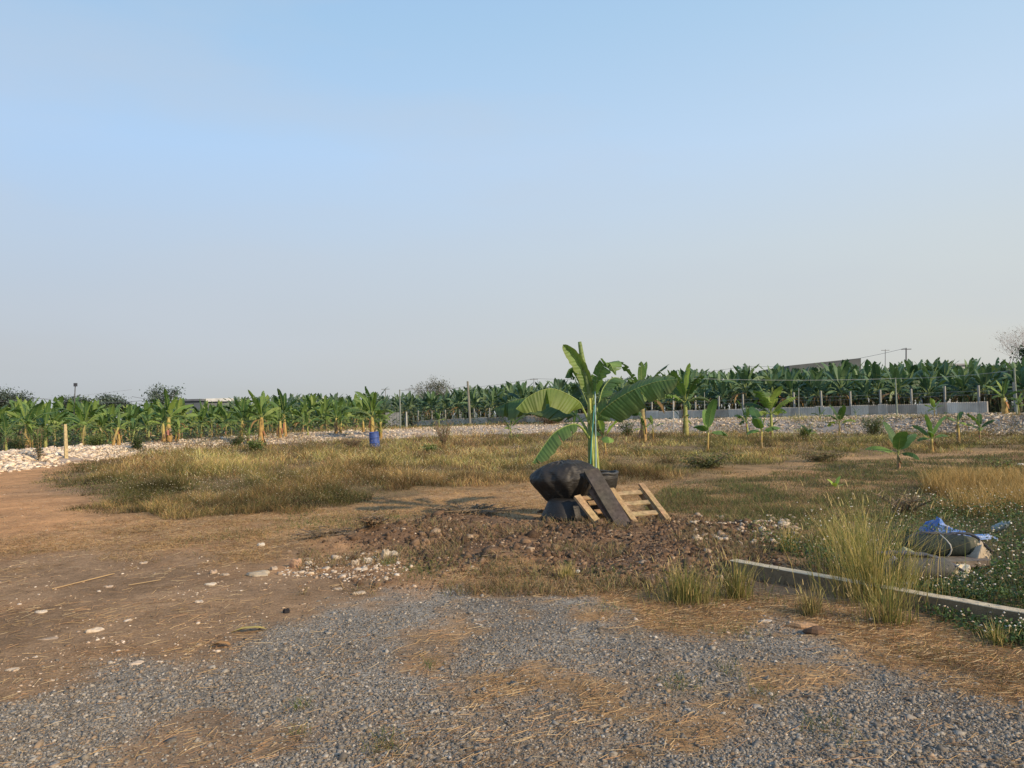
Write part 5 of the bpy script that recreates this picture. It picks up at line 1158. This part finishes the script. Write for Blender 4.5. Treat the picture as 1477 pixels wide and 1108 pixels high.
# ------------------------------------------------------------------ concrete beam
def beam():
    a = P(1058, 822, 7.45); b = P(1700, 925, 4.75); a.z = hz(a.x, a.y); b.z = hz(b.x, b.y); d = (b - a); L = d.length; d.normalize(); w = Vector((-d.y, d.x, 0)).normalized(); up = Vector((0, 0, 1))
    mb = MB(); n = 40; vs = []; cs = []; hh = .125; ww = .055; ch = .01
    ch = .004; prof = [(-ww, -.04), (ww, -.05), (ww, hh - ch), (ww - ch, hh), (-ww + ch, hh), (-ww, hh - ch), (-ww - .001, hh - ch - .002)]
    for i in range(n + 1):
        for (s, z) in prof:
            e = .004 * (float(vnoise(i * .8, s * 50 + z * 30, 6)) - .5); vs.append(d * (L * i / n) + w * (s + e) + up * (z + e)); cs.append((0.56, 0.47, 0.32) if z > hh - .005 else (0.22, 0.165, 0.10))  # sunlit top and shaded sides are put into the vertex colour
    m_ = 7; fs = [(i * m_ + j, i * m_ + (j + 1) % m_, (i + 1) * m_ + (j + 1) % m_, (i + 1) * m_ + j) for i in range(n) for j in range(m_)] + [tuple(range(m_))[::-1], tuple(n * m_ + j for j in range(m_))]
    mb.add(vs, fs, cs); o = mb.build('concrete_beam', M_CONC); o.location = a; tag(o, 'long pale concrete beam lying on the ground among weeds at right', 'beam')
beam()

# ------------------------------------------------------------------ sacks, tarp and board
def capsule(mb, L, r, n, m_, c, flat=.85, power=5, seed=1, rr=.08, ax=Vector((1, 0, 0)), ay=Vector((0, 1, 0))):
    vs = []; cs = []; az_ = Vector((0, 0, 1))
    for i in range(n + 1):
        u = -1 + 2 * i / n; prof = max(0.02, 1 - abs(u) ** power) ** (1 / 2.2)
        for j in range(m_):
            w = 2 * math.pi * j / m_; q_ = 1 + rr * (float(vnoise(u * 5 + 20, 3 * math.cos(w) + 3 * math.sin(w) + 9, seed)) - .5) + .02 * math.sin(u * 40 + 3 * math.sin(w * 2))
            z = math.sin(w) * r * prof * q_ * flat; vs.append(ax * (u * L / 2) + ay * (math.cos(w) * r * prof * q_ * 1.1) + az_ * (max(z, -r * .6) + r * .6)); cs.append(c(u, w) if callable(c) else c)
    fs = [(i * m_ + j, i * m_ + (j + 1) % m_, (i + 1) * m_ + (j + 1) % m_, (i + 1) * m_ + j) for i in range(n) for j in range(m_)] + [tuple(range(m_))[::-1], tuple(n * m_ + j for j in range(m_))]
    mb.add(vs, fs, cs)
def crumple(mb, sx, sy, sz, c, seed, n=16, fn=None):
    vs = []
    for i in range(n):
        for j in range(n):
            u, v = i / (n - 1) - .5, j / (n - 1) - .5; e = 1 - min(1, (2 * max(abs(u), abs(v))) ** 3)
            z = sz * e * (.35 + .6 * float(vnoise(u * 5 + 5, v * 5 + 3, seed)) + .30 * (1 - abs(float(vnoise(u * 11, v * 9, seed + 1)) - .5) * 2) ** 2 + .12 * float(vnoise(u * 30, v * 30, seed + 2)))
            if fn: z *= fn(u, v)
            r_ = 1 + .4 * (float(vnoise(math.atan2(v, u) * 2 + 9, seed, seed)) - .5); vs.append((u * sx * r_, v * sy * r_, z))
    mb.add(vs, [(i * n + j, (i + 1) * n + j, (i + 1) * n + j + 1, i * n + j + 1) for i in range(n - 1) for j in range(n - 1)], c)
def sacks():
    def loc(px, py, d, dz=0):
        g = P(px - 20, py, d); return Vector((g.x, g.y, hz(g.x, g.y) + dz))
    # board under the sacks
    g = loc(1395, 810, 7.55, 0.02); mb = MB(); board(mb, Vector((-.42, -.02, 0.03)), Vector((.30, 0.02, 0.03)), (0, 1, 0), .34, .06, (0.20, 0.16, 0.125)); o = mb.build('weathered_board', M_WOOD); o.location = g; tag(o, 'weathered grey-brown board lying under the larger green sack', 'board')
    # larger sack
    c1 = loc(1377, 800, 7.75, 0.075); root = empty('green_sack', c1, 'larger dark green stuffed sack tied with a pale cord', 'sack', rz=R(-6)); mb = MB()
    capsule(mb, .74, .135, 34, 28, lambda u, w: (0.022, 0.030, 0.024) if u < .62 else (0.09, 0.09, 0.06), seed=11, power=6); mb.build('sack_body', M_CLOTH, root, smooth=True)
    mb = MB(); mb.tube([(.02 + .02 * math.sin(k), math.cos(k / 16 * 6.283) * .150, math.sin(k / 16 * 6.283) * .118 + .078) for k in range(17)], .0075, 6, (0.42, 0.40, 0.35)); mb.build('cord', M_CLOTH, root, smooth=True)
    mb = MB(); crumple(mb, .24, .24, .15, (0.44, 0.36, 0.26), 3, 30); o = mb.build('torn_lining', M_CLOTH, root, smooth=True); o.location = (.30, -.08, -.01); o.rotation_euler = (R(18), R(10), .4)
    mb = MB(); crumple(mb, .13, .12, .06, (0.36, 0.36, 0.22), 5, 10); o = mb.build('torn_lining', M_CLOTH, root); o.location = (-.36, -.09, .03)
    mb = MB(); n = 18
    vs = []
    for i in range(n):
        u = i / (n - 1); x_ = -.36 + .86 * u; z_ = .212 - .10 * max(0, (.3 - u) / .3) ** 2 - .20 * max(0, (u - .68) / .32) ** 1.8 + .012 * math.sin(u * 9)
        for j, v in enumerate((-.03, .0, .035)): vs.append((x_, .05 - .12 * u * 0 + v - .05 * (u > .7) * (u - .7) * 3, z_ + (.012 if j == 1 else 0) + .006 * math.sin(i * 1.9 + j)))
    mb.add(vs, [(i * 3 + j, (i + 1) * 3 + j, (i + 1) * 3 + j + 1, i * 3 + j + 1) for i in range(n - 1) for j in range(2)], (0.06, 0.062, 0.07)); o = mb.build('rolled_hem', M_CLOTH, root); md = o.modifiers.new('thick', 'SOLIDIFY'); md.thickness = .014
    # smaller sack in front
    c2 = loc(1352, 822, 7.05, 0.0); root = empty('grey_sack', c2, 'smaller grey stuffed sack lying in front, half hidden by grass', 'sack', rz=R(-10)); mb = MB()
    capsule(mb, .52, .135, 26, 24, (0.085, 0.082, 0.072), seed=17, power=5); mb.build('sack_body', M_CLOTH, root, smooth=True)
    mb = MB(); vs = []
    for i in range(n):
        u = i / (n - 1); x_ = -.40 + .80 * u; z_ = .225 + .012 * math.sin(u * 7) - .19 * max(0, (u - .55) / .45) ** 1.4
        for j, v in enumerate((-.05, 0, .05)): vs.append((x_, .02 + v - .05 * max(0, u - .5), z_ + (.014 if j == 1 else 0) + .006 * math.sin(i * 2.3 + j)))
    mb.add(vs, [(i * 3 + j, (i + 1) * 3 + j, (i + 1) * 3 + j + 1, i * 3 + j + 1) for i in range(n - 1) for j in range(2)], (0.08, 0.082, 0.095)); o = mb.build('folded_flap', M_CLOTH, root); md = o.modifiers.new('thick', 'SOLIDIFY'); md.thickness = .014
    mb = MB(); crumple(mb, .16, .22, .13, (0.70, 0.60, 0.42), 8, 12); o = mb.build('torn_lining', M_CLOTH, root); o.location = (.30, .05, .02); o.rotation_euler = (0, R(35), -.5)
    c3 = loc(1322, 815, 7.25, 0); mb = MB(); crumple(mb, .42, .22, .15, (0.20, 0.20, 0.24), 19, 16); o = mb.build('plastic_rag', M_CLOTH); o.location = c3; tag(o, 'crumpled grey plastic rag at the left end of the smaller sack', 'rag')
    c4 = loc(1392, 842, 6.7, 0); mb = MB(); crumple(mb, .12, .09, .07, (0.42, 0.25, 0.16), 23, 8); o = mb.build('brick_fragment', M_CLOD); o.location = c4; tag(o, 'reddish lump in the weeds in front of the smaller sack', 'brick')
    # blue tarp
    c5 = loc(1384, 762, 8.75, 0.08); mb = MB()
    crumple(mb, .50, .30, .19, (0.07, 0.17, 0.46), 29, 14, lambda u, v: .35 + .9 * math.exp(-((u + .2 + v * .3) ** 2) * 14)); o = mb.build('blue_tarp', M_PLASTIC2, smooth=False); o.location = c5; o.rotation_euler = (R(16), 0, R(-10)); tag(o, 'crumpled bright blue tarp behind the larger sack', 'tarp')
    c6 = loc(1430, 766, 8.55, 0.10); mb = MB(); crumple(mb, .44, .10, .05, (0.10, 0.20, 0.44), 31, 14); o = mb.build('blue_tarp_strip', M_PLASTIC2); o.location = c6; o.rotation_euler = (R(10), 0, R(6)); tag(o, 'flat blue tarp strip trailing right from the crumpled tarp', 'tarp')
    c7 = loc(1452, 748, 9.2, 0.02); root = empty('clear_bottle', c7, 'dusty clear plastic bottle in the weeds at the right edge', 'bottle', rz=.6); mb = MB(); mb.lathe((0, 0, .0), [(.01, -.0), (.045, .005), (.05, .05), (.046, .1), (.05, .15), (.03, .19), (.018, .2)], 16, (0.38, 0.42, 0.42), wob=.05); mb.build('bottle_body', M_PLASTIC2, root, smooth=True)
    mb = MB(); mb.lathe((0, 0, .0), [(.018, .202), (.021, .205), (.021, .225), (.01, .228)], 12, (0.5, 0.52, 0.52)); mb.build('cap', M_PLASTIC2, root)
    root.rotation_euler = (R(60), 0, .6); root.location.z += .06
sacks()

# ------------------------------------------------------------------ shards, stones, litter
def shard(px, py, sx, sy, sz, label, c=(0.60, 0.55, 0.46), name='concrete_shard', cat='stone', tilt=(0, 0, 0), seed=0, rot=0.0):
    g = at(px, py); mb = MB(); n = 11; rs_ = random.Random(seed + int(px)); R0 = [rs_.uniform(.7, 1.1) for _ in range(n)]; vs = []
    for k, (sc, z) in enumerate(((.9, 0), (1.0, .5), (.84, 1.0), (.45, 1.12))):
        for i in range(n):
            a = i / n * 6.283; vs.append((math.cos(a) * sx * R0[i] * sc + rs_.uniform(-.05, .05) * sx, math.sin(a) * sy * R0[i] * sc, z * sz * (1 + .25 * math.sin(a * 2 + seed))))
    c = (c[0] * .82, c[1] * .77, c[2] * .70)
    mb.add(vs, [(k * n + i, k * n + (i + 1) % n, (k + 1) * n + (i + 1) % n, (k + 1) * n + i) for k in range(3) for i in range(n)] + [tuple(range(n))[::-1], tuple(3 * n + i for i in range(n))], c)
    o = mb.build(name, M_CONC); o.location = g - Vector((0, 0, .004)); o.rotation_euler = (tilt[0], tilt[1], rot); return tag(o, label, cat)
shard(372, 830, .13, .07, .035, 'wide pale curved slab lying on the dirt left of the rubble scatter', (0.46, 0.41, 0.33), tilt=(.18, 0, 0))
shard(60, 884, .055, .03, .02, 'small cream stone at left, above the larger sunken shards', (0.66, 0.60, 0.52))
shard(135, 911, .08, .045, .022, 'whitish broken shard at left centre of the dirt', (0.66, 0.58, 0.48), rot=.5)
shard(68, 922, .08, .03, .010, 'long sunken pale shard at the left', (0.42, 0.34, 0.27), rot=.3)
shard(18, 967, .05, .025, .014, 'flat pale shard at the far left near the gravel', (0.58, 0.52, 0.44), rot=.2)
shard(196, 958, .055, .03, .016, 'angular pale shard on the gravel edge at left', (0.58, 0.50, 0.42), rot=.7)
shard(303, 844, .065, .035, .02, 'bright cream shard between the slab and the track', (0.68, 0.62, 0.53))
shard(376, 788, .06, .04, .035, 'small white stone on the dirt above the slab', (0.70, 0.66, 0.58))
shard(554, 806, .055, .04, .09, 'white upright chunk in the rubble scatter', (0.60, 0.54, 0.45), tilt=(0.2, .25, 0))
shard(530, 811, .06, .04, .04, 'white chunk just left of the upright one', (0.66, 0.62, 0.54))
shard(565, 801, .07, .03, .04, 'pale flat piece leaning behind the upright chunk', (0.56, 0.52, 0.45))
shard(521, 822, .08, .03, .02, 'long white flat piece at the front of the rubble scatter', (0.72, 0.66, 0.58), rot=.1)
shard(512, 816, .06, .05, .05, 'round cream stone in the middle of the rubble scatter', (0.56, 0.48, 0.38))
shard(427, 818, .07, .05, .07, 'reddish brick piece at the left end of the rubble scatter', (0.50, 0.33, 0.23), 'brick_fragment', 'brick')
shard(433, 808, .16, .03, .02, 'long brown stick-like board piece above the brick piece', (0.34, 0.27, 0.2), 'wood_piece', 'wood', rot=.1)
shard(445, 815, .05, .04, .035, 'cream stone beside the brick piece', (0.62, 0.54, 0.44))
shard(517, 857, .07, .045, .022, 'pale rounded slab at the edge of the gravel', (0.56, 0.48, 0.38))
shard(487, 850, .05, .03, .014, 'small sunken pale piece left of the slab at the gravel edge', (0.50, 0.42, 0.33))
shard(287, 869, .045, .03, .018, 'small cream stone in the middle of the dirt', (0.6, 0.54, 0.46))
shard(207, 813, .05, .04, .02, 'small pale stone on the upper dirt', (0.52, 0.44, 0.36))
shard(156, 847, .05, .03, .016, 'pale chip lower left of the upper dirt stone', (0.55, 0.45, 0.36))
shard(325, 830, .05, .03, .02, 'pale chip left of the wide slab', (0.5, 0.42, 0.34))
shard(308, 827, .04, .03, .03, 'small rounded chip far left of the wide slab', (0.5, 0.4, 0.32))
shard(395, 822, .05, .04, .03, 'stone just right of the wide slab', (0.5, 0.42, 0.34))
shard(1158, 905, .12, .045, .03, 'orange-tan broken piece at the gravel edge before the beam', (0.50, 0.33, 0.20), 'brick_fragment', 'brick', rot=-.3)
shard(1175, 914, .09, .06, .04, 'dark clod right of the orange-tan piece', (0.15, 0.1, 0.07), 'earth_clod', 'clod', rot=.2)
shard(413, 884, .03, .03, .03, 'small dark lump at the gravel edge left of centre', (0.03, 0.03, 0.035), 'dark_stone', 'stone')
shard(834, 827, .025, .02, .03, 'tiny white scrap in front of the pallet mound', (0.72, 0.72, 0.72), 'paper_scrap', 'scrap')
shard(1104, 897, .06, .03, .015, 'pale grey scrap on straw below the beam end', (0.5, 0.48, 0.46), 'paper_scrap', 'scrap')
shard(1472, 672, .14, .08, .05, 'white scrap in the grass at the right edge', (0.66, 0.66, 0.62), 'paper_scrap', 'scrap')
for j, (px, py, lab, yaw, L, c) in enumerate([(360, 912, 'curled yellow dead leaf at the edge of the gravel', .25, .26, (0.50, 0.40, 0.13)), (318, 934, 'small orange dead leaf on the gravel edge', .1, .14, (0.40, 0.22, 0.09))]):
    g = at(px, py); mb = MB(); rib = [Vector((L * (i / 8 - .5), 0, .012 + .02 * math.sin(i / 8 * 3.14))) for i in range(9)]; leaf(mb, rib, 0, (0, 1, 0), .035, .035, .4, .5, c, rng, 0, .003, 2, ribcol=(0.3, 0.2, 0.08)); o = mb.build('dead_leaf', M_GRASS); o.location = g; o.rotation_euler = (0, 0, yaw); tag(o, lab, 'leaf')
rod('dry_stalk', at(75, 852) + Vector((0, 0, .015)), at(165, 830) + Vector((0, 0, .02)), .006, (0.55, 0.38, 0.2), 'long dry stalk lying across the dirt at left', M_GRASS, cat='stalk')
rod('dry_stalk', at(185, 846) + Vector((0, 0, .012)), at(232, 838) + Vector((0, 0, .012)), .005, (0.5, 0.36, 0.2), 'shorter grey-brown stalk right of the long one', M_GRASS, cat='stalk')

# ------------------------------------------------------------------ light
sd = Vector((0.76, -0.60, 0.46)).normalized()
el = math.asin(sd.z); azs = math.atan2(sd.x, sd.y)
sl = bpy.data.lights.new('sun', 'SUN'); sl.energy = 5.0; sl.angle = R(0.8); sl.color = (1.0, 0.80, 0.56)
so = bpy.data.objects.new('sun', sl); col.objects.link(so); so.rotation_euler = sd.to_track_quat('Z', 'Y').to_euler(); so.location = (20, -10, 20)
w = bpy.data.worlds.new('World'); scene.world = w; w.use_nodes = True; nt = w.node_tree; nt.nodes.clear(); L = nt.links
out = nt.nodes.new('ShaderNodeOutputWorld'); bg = nt.nodes.new('ShaderNodeBackground'); bg.inputs[1].default_value = 0.1
sky = nt.nodes.new('ShaderNodeTexSky'); sky.sky_type = 'NISHITA'; sky.sun_disc = False; sky.sun_elevation = el; sky.sun_rotation = azs; sky.dust_density = 3.0; sky.air_density = 1.0; sky.altitude = 0
tc = nt.nodes.new('ShaderNodeTexCoord'); sx = nt.nodes.new('ShaderNodeSeparateXYZ'); L.new(tc.outputs['Generated'], sx.inputs[0])
def lin(r, g, b): return tuple(((c / 255) / 12.92 if c / 255 < .04045 else ((c / 255 + .055) / 1.055) ** 2.4) * 10 for c in (r, g, b)) + (1,)
def ramp(stops):
    cr = nt.nodes.new('ShaderNodeValToRGB'); e = cr.color_ramp.elements
    mx_ = 10.0
    e[0].position = stops[0][0]; e[0].color = tuple(v / mx_ for v in lin(*stops[0][1])[:3]) + (1,)
    e[1].position = stops[1][0]; e[1].color = tuple(v / mx_ for v in lin(*stops[1][1])[:3]) + (1,)
    for p, c in stops[2:]:
        q_ = e.new(p); q_.color = tuple(v / mx_ for v in lin(*c)[:3]) + (1,)
    return cr
lr = ramp([(0.0, (173, 178, 181)), (0.08, (180, 185, 191)), (0.20, (177, 193, 211)), (0.32, (167, 197, 230)), (0.46, (151, 187, 221)), (0.8, (110, 155, 215))])
rr_ = ramp([(0.0, (192, 192, 186)), (0.08, (197, 199, 195)), (0.20, (193, 203, 209)), (0.32, (184, 205, 226)), (0.46, (166, 196, 223)), (0.8, (120, 165, 220))])
L.new(sx.outputs[2], lr.inputs[0]); L.new(sx.outputs[2], rr_.inputs[0])
mpx = nt.nodes.new('ShaderNodeMapRange'); mpx.inputs[1].default_value = -.5; mpx.inputs[2].default_value = .5; L.new(sx.outputs[0], mpx.inputs[0])
mix = nt.nodes.new('ShaderNodeMix'); mix.data_type = 'RGBA'; L.new(mpx.outputs[0], mix.inputs['Factor']); L.new(lr.outputs[0], mix.inputs['A']); L.new(rr_.outputs[0], mix.inputs['B'])
# thin veils of high cloud
mp = nt.nodes.new('ShaderNodeMapping'); mp.inputs['Scale'].default_value = (1.2, 1.2, 4.5); mp.inputs['Rotation'].default_value = (0.0, R(14), 0); L.new(tc.outputs['Generated'], mp.inputs[0])
nz = nt.nodes.new('ShaderNodeTexNoise'); nz.inputs['Scale'].default_value = 1.6; nz.inputs['Detail'].default_value = 5; nz.inputs['Roughness'].default_value = .5; L.new(mp.outputs[0], nz.inputs['Vector'])
cr = nt.nodes.new('ShaderNodeMapRange'); cr.inputs[1].default_value = .45; cr.inputs[2].default_value = .72; cr.inputs[3].default_value = 0; cr.inputs[4].default_value = .45; L.new(nz.outputs[0], cr.inputs[0])
mc = nt.nodes.new('ShaderNodeMix'); mc.data_type = 'RGBA'; L.new(cr.outputs[0], mc.inputs['Factor']); L.new(mix.outputs['Result'], mc.inputs['A']); mc.inputs['B'].default_value = tuple(v / 10 for v in lin(185, 193, 203)[:3]) + (1,)
sc_ = nt.nodes.new('ShaderNodeVectorMath'); sc_.operation = 'SCALE'; sc_.inputs['Scale'].default_value = 11.9; L.new(mc.outputs['Result'], sc_.inputs[0])
m2 = nt.nodes.new('ShaderNodeMix'); m2.data_type = 'RGBA'; m2.inputs['Factor'].default_value = 0.06; L.new(sc_.outputs[0], m2.inputs['A']); L.new(sky.outputs[0], m2.inputs['B'])
L.new(m2.outputs['Result'], bg.inputs[0]); L.new(bg.outputs[0], out.inputs[0])
scene.view_settings.view_transform = 'Standard'; scene.view_settings.look = 'None'; scene.view_settings.exposure = 0
scene.cycles.max_bounces = 6; scene.cycles.transparent_max_bounces = 4
scene.cycles.use_denoising = True
